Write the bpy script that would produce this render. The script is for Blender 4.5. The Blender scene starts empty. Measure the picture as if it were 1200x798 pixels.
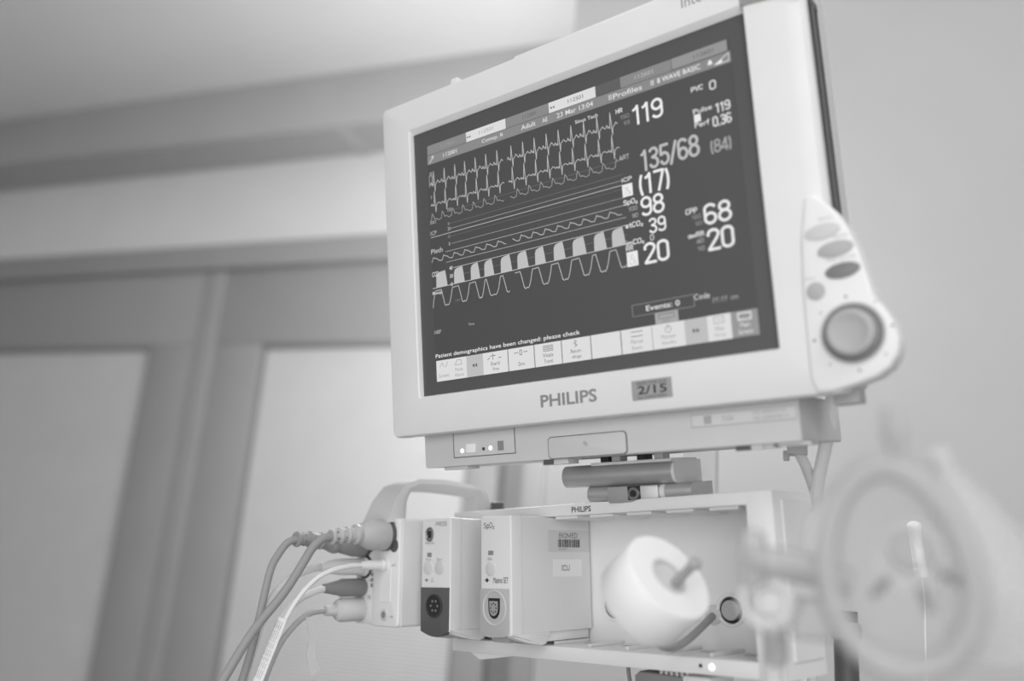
import bpy, bmesh, math, random
from mathutils import Vector, Matrix
random.seed(7)
SC = bpy.context.scene
COL = SC.collection
PI = math.pi

# ------------------------------------------------------------------ camera, world, lights, exposure
CAM = Vector((0.0, 0.0, 1.35))
CAMROT = Matrix(((0.94006, 0.01822, 0.34051), (0.33312, -0.26246, -0.90562), (0.07287, 0.96477, -0.25279)))
cd = bpy.data.cameras.new('camera')
cd.sensor_width = 36.0
cd.lens = 30.0
cd.clip_start = 0.02
cd.dof.use_dof = True
cd.dof.focus_distance = 0.755
cd.dof.aperture_fstop = 2.0
co = bpy.data.objects.new('camera', cd)
COL.objects.link(co)
co.matrix_world = Matrix.Translation(CAM) @ CAMROT.to_4x4()
SC.camera = co
SC.view_settings.view_transform = 'Standard'
SC.view_settings.look = 'None'
SC.view_settings.gamma = 1.0
SC.view_settings.exposure = -0.1
SC.view_settings.use_curve_mapping = False

wd = bpy.data.worlds.new('world')
SC.world = wd
wd.use_nodes = True
wd.node_tree.nodes['Background'].inputs[0].default_value = (1, 1, 1, 1)
wd.node_tree.nodes['Background'].inputs[1].default_value = 0.25


def area(name, loc, target, sx, sy, power):
    l = bpy.data.lights.new(name, 'AREA')
    l.shape = 'RECTANGLE'
    l.size = sx
    l.size_y = sy
    l.energy = power
    o = bpy.data.objects.new(name, l)
    COL.objects.link(o)
    o.location = loc
    o.rotation_euler = (Vector(target) - Vector(loc)).to_track_quat('-Z', 'Y').to_euler()
    return o


# an added frontal fill light behind the camera, the ceiling panel over the bed, and two added glow lights hidden by the monitor
area('front_fill_light', (-0.05, -0.80, 1.32), (-0.15, 0.75, 1.35), 2.0, 1.5, 21)
area('ceiling_panel_light', (0.55, -0.05, 2.56), (-0.10, 0.72, 1.35), 1.2, 0.8, 12)


def added_glow(name, loc, power, r):
    bl = bpy.data.lights.new(name, 'POINT')
    bl.energy = power
    bl.shadow_soft_size = r
    blo = bpy.data.objects.new(name, bl)
    COL.objects.link(blo)
    blo.location = loc


added_glow('door_glow_light', (-0.60, 1.37, 1.35 + 0.48), 17, 0.10)  # added point light, unseen, brightens the doors and ceiling
added_glow('pier_glow_light', (-0.20, 1.10, 1.35 + 0.38), 2.2, 0.08)  # added point light, unseen, makes the pier glow around the monitor


# ------------------------------------------------------------------ materials
def lin(v):
    v = v / 255.0
    return v / 12.92 if v <= 0.04045 else ((v + 0.055) / 1.055) ** 2.4


MATS = {}


def mat(name, v, rough=0.5, spec=0.4, metal=0.0, var=0.04, scale=60.0, bump=0.0, bscale=900.0, wave=None):
    """procedural grey paint / plastic: v is the surface's own sRGB grey"""
    m = bpy.data.materials.new(name)
    m.use_nodes = True
    nt = m.node_tree
    b = nt.nodes['Principled BSDF']
    b.inputs['Roughness'].default_value = rough
    b.inputs['Metallic'].default_value = metal
    b.inputs['Specular IOR Level'].default_value = spec
    tc = nt.nodes.new('ShaderNodeTexCoord')
    nz = nt.nodes.new('ShaderNodeTexNoise')
    nz.inputs['Scale'].default_value = scale
    nz.inputs['Detail'].default_value = 3
    nt.links.new(tc.outputs['Object'], nz.inputs['Vector'])
    rp = nt.nodes.new('ShaderNodeValToRGB')
    l = lin(v)
    a, c = l * (1 - var), l * (1 + var)
    rp.color_ramp.elements[0].position = 0.3
    rp.color_ramp.elements[1].position = 0.7
    rp.color_ramp.elements[0].color = (a, a, a, 1)
    rp.color_ramp.elements[1].color = (c, c, c, 1)
    nt.links.new(nz.outputs['Fac'], rp.inputs['Fac'])
    nt.links.new(rp.outputs['Color'], b.inputs['Base Color'])
    if bump > 0:
        bp = nt.nodes.new('ShaderNodeBump')
        bp.inputs['Strength'].default_value = bump
        bp.inputs['Distance'].default_value = 0.004 if wave else 0.001
        if wave:
            w = nt.nodes.new('ShaderNodeTexWave')
            w.bands_direction = wave
            w.inputs['Scale'].default_value = bscale
            w.inputs['Distortion'].default_value = 0.6
            w.inputs['Detail'].default_value = 1.0
            nt.links.new(tc.outputs['Object'], w.inputs['Vector'])
            nt.links.new(w.outputs['Fac'], bp.inputs['Height'])
        else:
            n2 = nt.nodes.new('ShaderNodeTexNoise')
            n2.inputs['Scale'].default_value = bscale
            nt.links.new(tc.outputs['Object'], n2.inputs['Vector'])
            nt.links.new(n2.outputs['Fac'], bp.inputs['Height'])
        nt.links.new(bp.outputs['Normal'], b.inputs['Normal'])
    MATS[name] = m
    return m


def emit(name, v, dark=20):
    """a lit picture element of the display"""
    m = bpy.data.materials.new(name)
    m.use_nodes = True
    b = m.node_tree.nodes['Principled BSDF']
    d = lin(dark)
    b.inputs['Base Color'].default_value = (d, d, d, 1)
    b.inputs['Roughness'].default_value = 0.4
    b.inputs['Specular IOR Level'].default_value = 0.2
    e = lin(v)
    b.inputs['Emission Color'].default_value = (e, e, e, 1)
    b.inputs['Emission Strength'].default_value = 1.04
    MATS[name] = m
    return m


def clear(name, v, alpha, rough=0.25):
    m = bpy.data.materials.new(name)
    m.use_nodes = True
    nt = m.node_tree
    b = nt.nodes['Principled BSDF']
    l = lin(v)
    b.inputs['Base Color'].default_value = (l, l, l, 1)
    b.inputs['Roughness'].default_value = rough
    b.inputs['Specular IOR Level'].default_value = 0.5
    nz = nt.nodes.new('ShaderNodeTexNoise')
    nz.inputs['Scale'].default_value = 25
    mr = nt.nodes.new('ShaderNodeMapRange')
    mr.inputs['To Min'].default_value = alpha * 0.85
    mr.inputs['To Max'].default_value = min(1, alpha * 1.15)
    nt.links.new(nz.outputs['Fac'], mr.inputs['Value'])
    nt.links.new(mr.outputs['Result'], b.inputs['Alpha'])
    MATS[name] = m
    return m


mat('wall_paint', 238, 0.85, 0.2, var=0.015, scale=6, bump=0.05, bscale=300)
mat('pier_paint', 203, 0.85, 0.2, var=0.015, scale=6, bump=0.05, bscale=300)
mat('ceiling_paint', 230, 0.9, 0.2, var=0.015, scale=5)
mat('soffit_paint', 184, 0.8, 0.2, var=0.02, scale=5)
mat('grille_paint', 186, 0.6, 0.3, var=0.03, scale=20)
mat('door_frame_paint', 170, 0.6, 0.3, var=0.02, scale=8)
mat('door_seal', 150, 0.7, 0.2, var=0.02)
mat('blind_fabric', 226, 0.8, 0.2, var=0.02, scale=9, bump=0.5, bscale=34, wave='Z')
mat('floor_vinyl', 140, 0.5, 0.3, var=0.05, scale=12)
mat('white_plastic', 229, 0.42, 0.4, var=0.012, scale=30, bump=0.02, bscale=1500)
mat('panel_plastic', 235, 0.4, 0.4, var=0.01, scale=30)
mat('grey_plastic', 206, 0.5, 0.35, var=0.015, scale=30, bump=0.04, bscale=2200)
mat('mid_plastic', 176, 0.5, 0.35, var=0.02)
mat('slate_plastic', 186, 0.5, 0.35, var=0.02)
mat('dark_plastic', 92, 0.45, 0.4, var=0.03)
mat('black_plastic', 40, 0.4, 0.4, var=0.05)
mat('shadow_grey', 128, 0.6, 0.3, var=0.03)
mat('rubber_grey', 154, 0.55, 0.35, var=0.02)
mat('plug_grey', 186, 0.5, 0.35, var=0.015)
mat('button_light', 210, 0.5, 0.3)
mat('button_mid', 182, 0.5, 0.3)
mat('button_dark', 130, 0.45, 0.35)
mat('knob_grey', 176, 0.45, 0.4, var=0.02)
mat('ink_grey', 140, 0.6, 0.2)
mat('ink_dark', 70, 0.6, 0.2)
mat('ink_light', 176, 0.6, 0.2)
mat('sticker_grey', 160, 0.5, 0.3)
mat('sticker_white', 244, 0.55, 0.3, var=0.008)
mat('sticker_pale', 214, 0.5, 0.3, var=0.02)
mat('steel', 190, 0.38, 0.5, metal=0.55, var=0.03, bump=0.05, bscale=1200)
mat('steel_light', 226, 0.45, 0.5, metal=0.1, var=0.02)
mat('screw_steel', 150, 0.3, 0.5, metal=0.8)
mat('rack_plastic', 232, 0.45, 0.4, var=0.015, scale=30)
mat('tape_white', 246, 0.75, 0.2, var=0.01, scale=40, bump=0.1, bscale=700)
mat('cardboard', 214, 0.8, 0.1, var=0.03)
mat('cable_white', 232, 0.45, 0.4, var=0.01)
emit('led_white', 246, 200)
mat('glass_screen', 88, 0.34, 0.25, var=0.02, scale=8)
mat('screen_panel', 84, 0.40, 0.2, var=0.02, scale=8)
clear('clear_plastic', 235, 0.13)
clear('cushion_plastic', 192, 0.68, 0.35)
clear('cone_plastic', 240, 0.28, 0.35)
clear('clear_tube', 230, 0.55, 0.3)
emit('lit_white', 236)
emit('lit_key', 222)
emit('lit_key_grey', 190)
emit('lit_key_dim', 168)
emit('lit_wave', 196)
emit('lit_fill', 192)
emit('lit_soft', 176)
emit('lit_bar', 138)
emit('lit_bar_light', 150)
emit('lit_bar_dark', 96)
emit('lit_line', 120)
emit('lit_dim', 150)
emit('lit_ink', 96)
emit('lit_ink_light', 158)


# ------------------------------------------------------------------ mesh builder (millimetres in a local frame)
class MB:
    def __init__(s):
        s.bm = bmesh.new()

    def box(s, x0, x1, y0, y1, z0, z1, bev=0.0, seg=2):
        b2 = bmesh.new()
        bmesh.ops.create_cube(b2, size=1.0)
        for v in b2.verts:
            v.co = Vector(((x0 + x1) / 2 + v.co.x * (x1 - x0), (y0 + y1) / 2 + v.co.y * (y1 - y0), (z0 + z1) / 2 + v.co.z * (z1 - z0)))
        if bev > 0:
            bmesh.ops.bevel(b2, geom=list(b2.edges), offset=bev, segments=seg, affect='EDGES', profile=0.5)
        return s.merge(b2)

    def merge(s, b2):
        m = bpy.data.meshes.new('tmp')
        b2.to_mesh(m)
        b2.free()
        s.bm.from_mesh(m)
        bpy.data.meshes.remove(m)
        return s

    def prism(s, pts, w0, w1, axes=((1, 0, 0), (0, 1, 0), (0, 0, 1)), org=(0, 0, 0), bev=0.0, seg=2):
        """extrude the outline pts (u, v) from w0 to w1"""
        U, V, W = (Vector(a) for a in axes)
        O = Vector(org)
        b2 = bmesh.new()
        a = [b2.verts.new(O + U * u + V * v + W * w0) for u, v in pts]
        b = [b2.verts.new(O + U * u + V * v + W * w1) for u, v in pts]
        n = len(pts)
        b2.faces.new(a[::-1])
        top = b2.faces.new(b)
        for i in range(n):
            b2.faces.new((a[i], a[(i + 1) % n], b[(i + 1) % n], b[i]))
        bmesh.ops.recalc_face_normals(b2, faces=list(b2.faces))
        if bev > 0:
            bmesh.ops.bevel(b2, geom=list(top.edges), offset=bev, segments=seg, affect='EDGES', profile=0.5)
        return s.merge(b2)

    def loops(s, L, close_start=False, close_end=False, cyc=True):
        rows = [[s.bm.verts.new(Vector(p)) for p in r] for r in L]
        n = len(rows[0])
        for r0, r1 in zip(rows, rows[1:]):
            for i in range(n if cyc else n - 1):
                s.bm.faces.new((r0[i], r0[(i + 1) % n], r1[(i + 1) % n], r1[i]))
        if close_start:
            s.bm.faces.new(rows[0][::-1])
        if close_end:
            s.bm.faces.new(rows[-1])
        return s

    def lathe(s, org, axis, prof, seg=32, sx=1.0, up=None, closed=True):
        A = Vector(axis).normalized()
        U = (Vector(up) if up else A.orthogonal())
        U = (U - A * U.dot(A)).normalized()
        V = A.cross(U)
        O = Vector(org)
        L = [[O + A * h + U * (r * math.cos(2 * PI * i / seg)) + V * (r * sx * math.sin(2 * PI * i / seg)) for i in range(seg)] for r, h in prof]
        return s.loops(L, closed, closed)

    def tube(s, pts, r, seg=10, smooth=6, sx=1.0):
        P = [Vector(p) for p in pts]
        R = list(r) if isinstance(r, (list, tuple)) else [r] * len(P)
        if smooth > 1 and len(P) > 2:
            Q, RR = [], []
            for i in range(len(P) - 1):
                p0, p1, p2, p3 = P[max(i - 1, 0)], P[i], P[i + 1], P[min(i + 2, len(P) - 1)]
                for k in range(smooth):
                    t = k / smooth
                    Q.append(0.5 * ((2 * p1) + (p2 - p0) * t + (2 * p0 - 5 * p1 + 4 * p2 - p3) * t * t + (3 * p1 - p0 - 3 * p2 + p3) * t ** 3))
                    RR.append(R[i] * (1 - t) + R[i + 1] * t)
            Q.append(P[-1])
            RR.append(R[-1])
            P, R = Q, RR
        T = [(P[min(i + 1, len(P) - 1)] - P[max(i - 1, 0)]).normalized() for i in range(len(P))]
        U = T[0].orthogonal().normalized()
        L = []
        for p, t, rr in zip(P, T, R):
            U = (U - t * U.dot(t)).normalized()
            V = t.cross(U)
            L.append([p + U * (rr * math.cos(2 * PI * i / seg)) + V * (rr * sx * math.sin(2 * PI * i / seg)) for i in range(seg)])
        return s.loops(L, True, True)

    def torus(s, org, axis, R, r, seg=32, ms=10):
        A = Vector(axis).normalized()
        U = A.orthogonal().normalized()
        V = A.cross(U)
        O = Vector(org)
        L = []
        for i in range(seg + 1):
            a = 2 * PI * i / seg
            d = U * math.cos(a) + V * math.sin(a)
            L.append([O + d * (R + r * math.cos(2 * PI * j / ms)) + A * (r * math.sin(2 * PI * j / ms)) for j in range(ms)])
        s.loops(L)
        bmesh.ops.remove_doubles(s.bm, verts=list(s.bm.verts), dist=1e-4)
        return s

    def ribbon(s, pts, w, z):
        h = w / 2
        for (x0, y0), (x1, y1) in zip(pts, pts[1:]):
            d = Vector((x1 - x0, y1 - y0))
            if d.length < 1e-6:
                continue
            d.normalize()
            n = Vector((-d.y, d.x)) * h
            e = d * h * 0.5
            vs = [s.bm.verts.new((x0 - e.x + n.x, y0 - e.y + n.y, z)), s.bm.verts.new((x0 - e.x - n.x, y0 - e.y - n.y, z)),
                  s.bm.verts.new((x1 + e.x - n.x, y1 + e.y - n.y, z)), s.bm.verts.new((x1 + e.x + n.x, y1 + e.y + n.y, z))]
            s.bm.faces.new(vs)
        return s

    def poly(s, pts):
        s.bm.faces.new([s.bm.verts.new(Vector(p)) for p in pts])
        return s

    def rect(s, x0, x1, y0, y1, z):
        return s.poly([(x0, y0, z), (x1, y0, z), (x1, y1, z), (x0, y1, z)])


def rrect(x0, x1, y0, y1, r, z=None, n=5):
    out = []
    for cx, cy, a0 in ((x1 - r, y1 - r, 0), (x0 + r, y1 - r, 90), (x0 + r, y0 + r, 180), (x1 - r, y0 + r, 270)):
        for k in range(n + 1):
            a = math.radians(a0 + 90.0 * k / n)
            p = (cx + r * math.cos(a), cy + r * math.sin(a))
            out.append(p if z is None else (p[0], p[1], z))
    return out


def ell(cx, cy, rx, ry, n=32, rot=0.0):
    c, s = math.cos(rot), math.sin(rot)
    return [(cx + rx * math.cos(2 * PI * i / n) * c - ry * math.sin(2 * PI * i / n) * s, cy + rx * math.cos(2 * PI * i / n) * s + ry * math.sin(2 * PI * i / n) * c) for i in range(n)]


MM = 0.001


def finish(name, mb, m, parent, org, angle=32):
    bm = mb.bm
    o = Vector(org)
    for v in bm.verts:
        v.co = (v.co - o) * MM
    me = bpy.data.meshes.new(name)
    bm.to_mesh(me)
    bm.free()
    me.materials.append(MATS[m])
    me.polygons.foreach_set('use_smooth', [True] * len(me.polygons))
    me.set_sharp_from_angle(angle=math.radians(angle))
    ob = bpy.data.objects.new(name, me)
    COL.objects.link(ob)
    if parent is not None:
        ob.parent = parent
        ob['_o'] = list(org)
    return ob


def arc(cx, cy, rx, ry, a0, a1, n_=10):
    return [(cx + rx * math.cos(math.radians(a0 + (a1 - a0) * i / n_)), cy + ry * math.sin(math.radians(a0 + (a1 - a0) * i / n_))) for i in range(n_ + 1)]


# condensed figures drawn as pen strokes: (advance, strokes) in a box one unit high
GL = {'0': (.52, [arc(.25, .75, .19, .19, 0, 180) + arc(.25, .25, .19, .19, 180, 360) + [(.44, .75)]]),
      '1': (.40, [[(.06, .76), (.14, .80), (.24, .94), (.24, .0)]]),
      '2': (.52, [[(.06, .70)] + arc(.25, .75, .19, .19, 180, -20) + [(.36, .54), (.06, .08), (.06, .06), (.47, .06)]]),
      '3': (.52, [arc(.25, .75, .18, .19, 160, -80) + [(.18, .53)], [(.18, .53)] + arc(.25, .27, .19, .22, 85, -160)]),
      '5': (.52, [[(.43, .94), (.10, .94), (.08, .52)] + arc(.25, .32, .19, .26, 130, -155)]),
      '6': (.52, [arc(.25, .74, .19, .20, 25, 180) + [(.06, .28)], arc(.25, .30, .19, .24, 0, 360, 20)]),
      '7': (.48, [[(.04, .94), (.43, .94), (.20, .0)]]),
      '8': (.52, [arc(.25, .74, .17, .20, 0, 360, 20), arc(.25, .29, .20, .24, 0, 360, 20)]),
      '9': (.52, [arc(.25, .70, .19, .24, 0, 360, 20), [(.44, .70), (.44, .28)] + arc(.25, .26, .19, .20, 0, -155)]),
      '4': (.52, [[(.36, .0), (.36, .94), (.04, .28), (.04, .24), (.48, .24)]]),
      '/': (.36, [[(.02, -.04), (.30, .98)]]),
      '(': (.28, [arc(.30, .45, .20, .62, 130, 230)]),
      ')': (.28, [arc(-.06, .45, .20, .62, 50, -50)]),
      '.': (.20, [[(.08, .0), (.08, .12)]]),
      'A': (.54, [[(.02, .0), (.25, .96), (.48, .0)], [(.10, .32), (.40, .32)]]),
      'B': (.52, [[(.07, .0), (.07, .94), (.26, .94)] + arc(.26, .73, .16, .21, 90, -90) + [(.07, .52)], [(.26, .52)] + arc(.26, .28, .19, .24, 90, -90) + [(.07, .04)]]),
      'C': (.52, [arc(.25, .72, .19, .22, 10, 180) + arc(.25, .26, .19, .22, 180, 350)]),
      'D': (.54, [[(.07, .0), (.07, .94), (.22, .94)] + arc(.22, .70, .22, .24, 90, 0) + arc(.22, .28, .22, .24, 0, -90) + [(.07, .04)]]),
      'E': (.46, [[(.42, .94), (.07, .94), (.07, .05), (.42, .05)], [(.07, .51), (.37, .51)]]),
      'H': (.54, [[(.07, .0), (.07, .98)], [(.44, .0), (.44, .98)], [(.07, .50), (.44, .50)]]),
      'I': (.24, [[(.10, .0), (.10, .98)]]),
      'M': (.76, [[(.07, .0), (.07, .94), (.35, .14), (.63, .94), (.63, .0)]]),
      'N': (.56, [[(.07, .0), (.07, .95), (.44, .04), (.44, .98)]]),
      'O': (.56, [arc(.26, .70, .20, .24, 0, 180) + arc(.26, .28, .20, .24, 180, 360) + [(.46, .70)]]),
      'P': (.52, [[(.07, .0), (.07, .94), (.26, .94)] + arc(.26, .69, .18, .25, 90, -90) + [(.07, .44)]]),
      'R': (.54, [[(.07, .0), (.07, .94), (.26, .94)] + arc(.26, .71, .18, .23, 90, -90) + [(.07, .48)], [(.26, .48), (.46, .0)]]),
      'S': (.52, [arc(.25, .72, .18, .22, 20, 270) + arc(.25, .27, .19, .23, 90, -160)]),
      'T': (.50, [[(.02, .94), (.46, .94)], [(.24, .94), (.24, .0)]]),
      'U': (.54, [[(.07, .98), (.07, .28)] + arc(.26, .26, .19, .22, 180, 360) + [(.45, .98)]]),
      'V': (.52, [[(.02, .98), (.24, .04), (.46, .98)]]),
      'p': (.48, [[(.07, .64), (.07, -.24)], arc(.24, .33, .17, .30, 0, 360, 16)]),
      'a': (.46, [arc(.22, .33, .16, .29, 0, 360, 16), [(.38, .62), (.38, .0)]]),
      'e': (.46, [[(.07, .34), (.38, .34)] + arc(.22, .34, .16, .30, 0, 320)]),
      'i': (.22, [[(.10, .0), (.10, .62)], [(.10, .82), (.10, .94)]]),
      'm': (.64, [[(.06, .0), (.06, .64)], [(.06, .46), (.18, .62), (.29, .50), (.29, .0)], [(.29, .46), (.41, .62), (.53, .50), (.53, .0)]]),
      't': (.34, [[(.14, .90), (.14, .14), (.20, .05), (.30, .05)], [(.02, .62), (.30, .62)]]),
      'w': (.60, [[(.02, .62), (.14, .04), (.28, .56), (.42, .04), (.54, .62)]]),
      'z': (.30, [[(.03, .22)] + arc(.13, .20, .10, .10, 170, -20) + [(.03, -.16), (.24, -.16)]])}


class Thing:
    """an Empty at the thing's base; parts are meshes given in the frame's millimetres"""

    def __init__(s, name, F, org, label, cat, group=None):
        s.F, s.org = F, Vector(org)
        e = bpy.data.objects.new(name, None)
        e.empty_display_size = 0.02
        COL.objects.link(e)
        e.matrix_world = F @ Matrix.Translation(Vector(org) * MM)
        e['label'] = label
        e['category'] = cat
        if group:
            e['group'] = group
        s.e = e

    def part(s, name, mb, m, parent=None, label=None, kind=None, angle=32):
        o = finish(name, mb, m, parent or s.e, s.org, angle)
        del o['_o']
        if label:
            o['label'] = label
        if kind:
            o['kind'] = kind
        return o

    def text(s, txt, box, z, m, parent=None, name='lettering', plane=None, bold=0.0, spacing=1.0, slant=0.0):
        """flat print fitted to box = (u0, v0, u1, v1); plane = (origin, U, V) or the z plane"""
        cu = bpy.data.curves.new('t', 'FONT')
        cu.body = txt
        cu.resolution_u = 3
        cu.offset = bold
        cu.space_character = spacing
        cu.shear = slant
        ob = bpy.data.objects.new('t', cu)
        COL.objects.link(ob)
        dg = bpy.context.evaluated_depsgraph_get()
        me = bpy.data.meshes.new_from_object(ob.evaluated_get(dg))
        bpy.data.objects.remove(ob)
        bpy.data.curves.remove(cu)
        mb = MB()
        mb.bm.from_mesh(me)
        bpy.data.meshes.remove(me)
        xs = [v.co.x for v in mb.bm.verts]
        ys = [v.co.y for v in mb.bm.verts]
        x0, x1, y0, y1 = min(xs), max(xs), min(ys), max(ys)
        if plane:
            O, U, V = (Vector(a) for a in plane)
        else:
            O, U, V = Vector((0, 0, z)), Vector((1, 0, 0)), Vector((0, 1, 0))
        for v in mb.bm.verts:
            u = box[0] + (v.co.x - x0) / (x1 - x0) * (box[2] - box[0])
            w = box[1] + (v.co.y - y0) / (y1 - y0) * (box[3] - box[1])
            v.co = O + U * u + V * w
        return s.part(name, mb, m, parent)


    def strokes(s, t, box, m, parent=None, z=0.0, plane=None, w=0.13, name='lettering'):
        """pen-stroke lettering, cap height = the box; z in t is a small lowered 2"""
        x0, y0, x1, y1 = box
        adv = sum(GL[c][0] for c in t) - 0.06
        sx_, sy_ = (x1 - x0) / adv, (y1 - y0)
        mb, cx = MB(), 0.0
        for c in t:
            a, st = GL[c]
            for q in st:
                mb.ribbon([(x0 + (cx + u_) * sx_, y0 + v_ * sy_) for u_, v_ in q], w * sy_ * (0.8 if c == 'z' else 1), 0.0)
            cx += a
        if plane:
            O, U, V = (Vector(a) for a in plane)
        else:
            O, U, V = Vector((0, 0, z)), Vector((1, 0, 0)), Vector((0, 1, 0))
        for v in mb.bm.verts:
            v.co = O + U * v.co.x + V * v.co.y
        return s.part(name, mb, m, parent)


def single(name, mb, m, F, org, label, cat, group=None, kind=None, angle=32):
    o = finish(name, mb, m, None, org, angle)
    o.matrix_world = F @ Matrix.Translation(Vector(org) * MM)
    if kind == 'structure':
        o['kind'] = kind
    if label:
        o['label'] = label
    if cat:
        o['category'] = cat
    if group:
        o['group'] = group
    return o


WORLD = Matrix.Translation(CAM)      # millimetres measured from the camera's standpoint, axes of the room
MONF = Matrix.Translation(CAM + Vector((-0.33196, 0.69512, 0.15569))) @ Matrix(((0.95726, -0.08964, -0.275), (-0.28508, -0.13165, -0.94942), (0.0489, 0.98723, -0.15158))).to_4x4()
RACKF = Matrix.Translation(CAM + Vector((-0.28589, 0.73806, -0.06072))) @ Matrix(((0.8976, -0.07731, -0.43397), (-0.43702, -0.02733, -0.89904), (0.05764, 0.99663, -0.05831))).to_4x4()

# ------------------------------------------------------------------ the room
WY = 1980.0            # wall with the sliding doors, mm in front of the camera
FL = -1350.0
SZ = 1125.0            # underside of the soffit
SY = 1795.0            # its front face
CZ = 1285.0            # ceiling
XL, XR = -3400.0, 1500.0
DL, DR = -3100.0, -0.318 * WY   # door opening
HT = 0.438 * WY


def struct(name, mb, m, parent=None, label=None):
    if parent is not None:
        mbo = finish(name, mb, m, parent, (0, 0, 0))
        del mbo['_o']
        return mbo
    return single(name, mb, m, WORLD, (0, 0, 0), label, None, kind='structure')


b = MB()
b.box(XL, XR, WY, WY + 120, HT, CZ + 40)
b.box(DR, XR, WY, WY + 120, FL, HT)
b.box(XL, DL, WY, WY + 120, FL, HT)
struct('wall_back', b, 'wall_paint')
struct('floor', MB().box(XL, XR, -2400, WY + 200, FL - 40, FL), 'floor_vinyl')
struct('ceiling', MB().box(XL, XR, -500, WY + 120, CZ, CZ + 60), 'ceiling_paint')
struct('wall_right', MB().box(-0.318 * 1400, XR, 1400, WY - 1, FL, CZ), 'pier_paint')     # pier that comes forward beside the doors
wr = bpy.data.objects['wall_right']
struct('added_light_bracket', MB().box(-600, -445, 1440, 1456, 420, 440, 2).box(-610, -590, 1370, 1456, 420, 440, 2), 'steel_light', wr)  # made-up bracket, out of view, carries the added door light
struct('added_light_bracket', MB().box(-212, -188, 1110, 1400, 320, 336, 2), 'steel_light', wr)  # made-up bracket, out of view, carries the added pier light
struct('wall_left', MB().box(XL - 100, XL, -1800, WY + 120, FL, CZ), 'wall_paint')
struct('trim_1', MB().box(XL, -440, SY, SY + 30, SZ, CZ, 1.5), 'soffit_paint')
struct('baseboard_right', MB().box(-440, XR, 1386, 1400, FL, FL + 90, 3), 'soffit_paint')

gr = Thing('ceiling_grille', WORLD, (-1300, (SY + WY) / 2, SZ), 'long grey slatted air grille under the soffit above the sliding doors', 'grille')
gr.part('backing_plate', MB().box(XL + 10, -400, SY + 30, WY, SZ + 24, SZ + 30), 'mid_plastic')
ns = 14
for i in range(ns):
    y = SY + 34 + (WY - SY - 40) * (i + 0.5) / ns
    gr.part('slat', MB().box(XL + 10, -400, y - 3.6, y + 3.6, SZ + 2, SZ + 16, 0.8, 1), 'grille_paint')
for x in (-1245,):
    if x < -400:
        gr.part('cross_bar', MB().box(x - 22, x + 22, SY + 31, WY - 1, SZ - 1, SZ + 20, 1), 'soffit_paint')

# sliding doors: head casing, jamb and two leaves
h0, h1 = 0.401 * WY, HT
struct('trim_2', MB().box(DL, DR, WY - 16, WY + 110, h0, h1, 3), 'door_frame_paint')
j = MB()
j.box(-0.346 * WY, DR, WY - 16, WY + 110, FL, h0, 3)
struct('trim_3', j, 'door_frame_paint')
struct('trim_4', MB().box(-0.384 * WY, -0.346 * WY, WY + 60, WY + 110, FL, h0, 2), 'door_seal')
GZ = 0.283 * WY


def leaf(name, x0, x1, g0, g1, y):
    root = bpy.data.objects.new(name, None)
    COL.objects.link(root)
    root.matrix_world = WORLD
    root['kind'] = 'structure'
    struct('top_rail', MB().box(x0, x1, y, y + 40, GZ, h0 - 4, 3), 'door_frame_paint', root)
    struct('bottom_rail', MB().box(x0, x1, y, y + 40, FL + 10, FL + 190, 3), 'door_frame_paint', root)
    struct('stile', MB().box(x0, g0, y, y + 40, FL + 10, GZ, 3), 'door_frame_paint', root)
    struct('stile', MB().box(g1, x1, y, y + 40, FL + 10, GZ, 3), 'door_frame_paint', root)
    bead = MB()
    for (a, c, d, e) in ((g0, g1, GZ - 12, GZ), (g0, g0 + 12, FL + 190, GZ - 12), (g1 - 12, g1, FL + 190, GZ - 12)):
        bead.box(a, c, y + 10, y + 36, d, e, 1.5)
    struct('glazing_bead', bead, 'door_seal', root)
    struct('blind', MB().box(g0 + 12, g1 - 12, y + 22, y + 26, FL + 190, GZ - 12), 'blind_fabric', root)


leaf('door_1', -0.851 * WY, -0.384 * WY, -0.767 * WY, -0.425 * WY, WY + 10)
leaf('door_2', -1.48 * WY, -0.882 * WY, -1.40 * WY, -0.966 * WY, WY + 4)
struct('trim_5', MB().box(-0.884 * WY, -0.849 * WY, WY + 2, WY + 60, FL, h0 - 4, 4), 'door_frame_paint')

# ------------------------------------------------------------------ patient monitor
M = Thing('patient_monitor', MONF, (150, -78, -70), 'large white bedside patient monitor showing vital sign waves and numbers', 'monitor')
SIDE = [(-16, 317, -11.5, 243, 1.0, -1.0), (-16, 317, -11.5, 243, 1.0, 0.5), (-17.2, 318.2, -12.7, 246.5, 1.5, 4.2), (-18.2, 319.2, -13.6, 247.8, 2, 5.0),
        (-49.5, 347, -44.2, 275.5, 5, 5.0), (-51.8, 353.5, -46.2, 277.6, 5.5, 4.2), (-52.9, 358.5, -47.2, 278.6, 6, 2.2), (-53.2, 361, -47.5, 279, 6, -2.5), (-53.2, 361, -47.5, 279, 6, -10), (-48, 355, -43, 275, 9, -10.2)]
bz = M.part('front_bezel', MB().loops([rrect(x0, x1, y0, y1, r, z, 6) for x0, x1, y0, y1, r, z in SIDE]), 'white_plastic', angle=28)
M.part('top_tab', MB().prism([(33, 277), (43, 277), (42, 284.5), (35, 284.5)], -12, 1.5, bev=0.8), 'white_plastic')
M.part('top_ridge', MB().prism([(106, 277), (317, 277), (317, 281), (109, 281.5)], -14, 1.5, bev=0.8), 'white_plastic')
M.part('corner_cap', MB().prism([(317.2, 246), (348, 242.5), (360, 238), (360.5, 270), (354, 277), (317.2, 277.5)], 3, 6.2, bev=0.5), 'sticker_grey', label='grey corner cap')
M.part('bezel_seam', MB().box(316.3, 317.3, 243, 277, 4.6, 5.3), 'ink_light')
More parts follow.
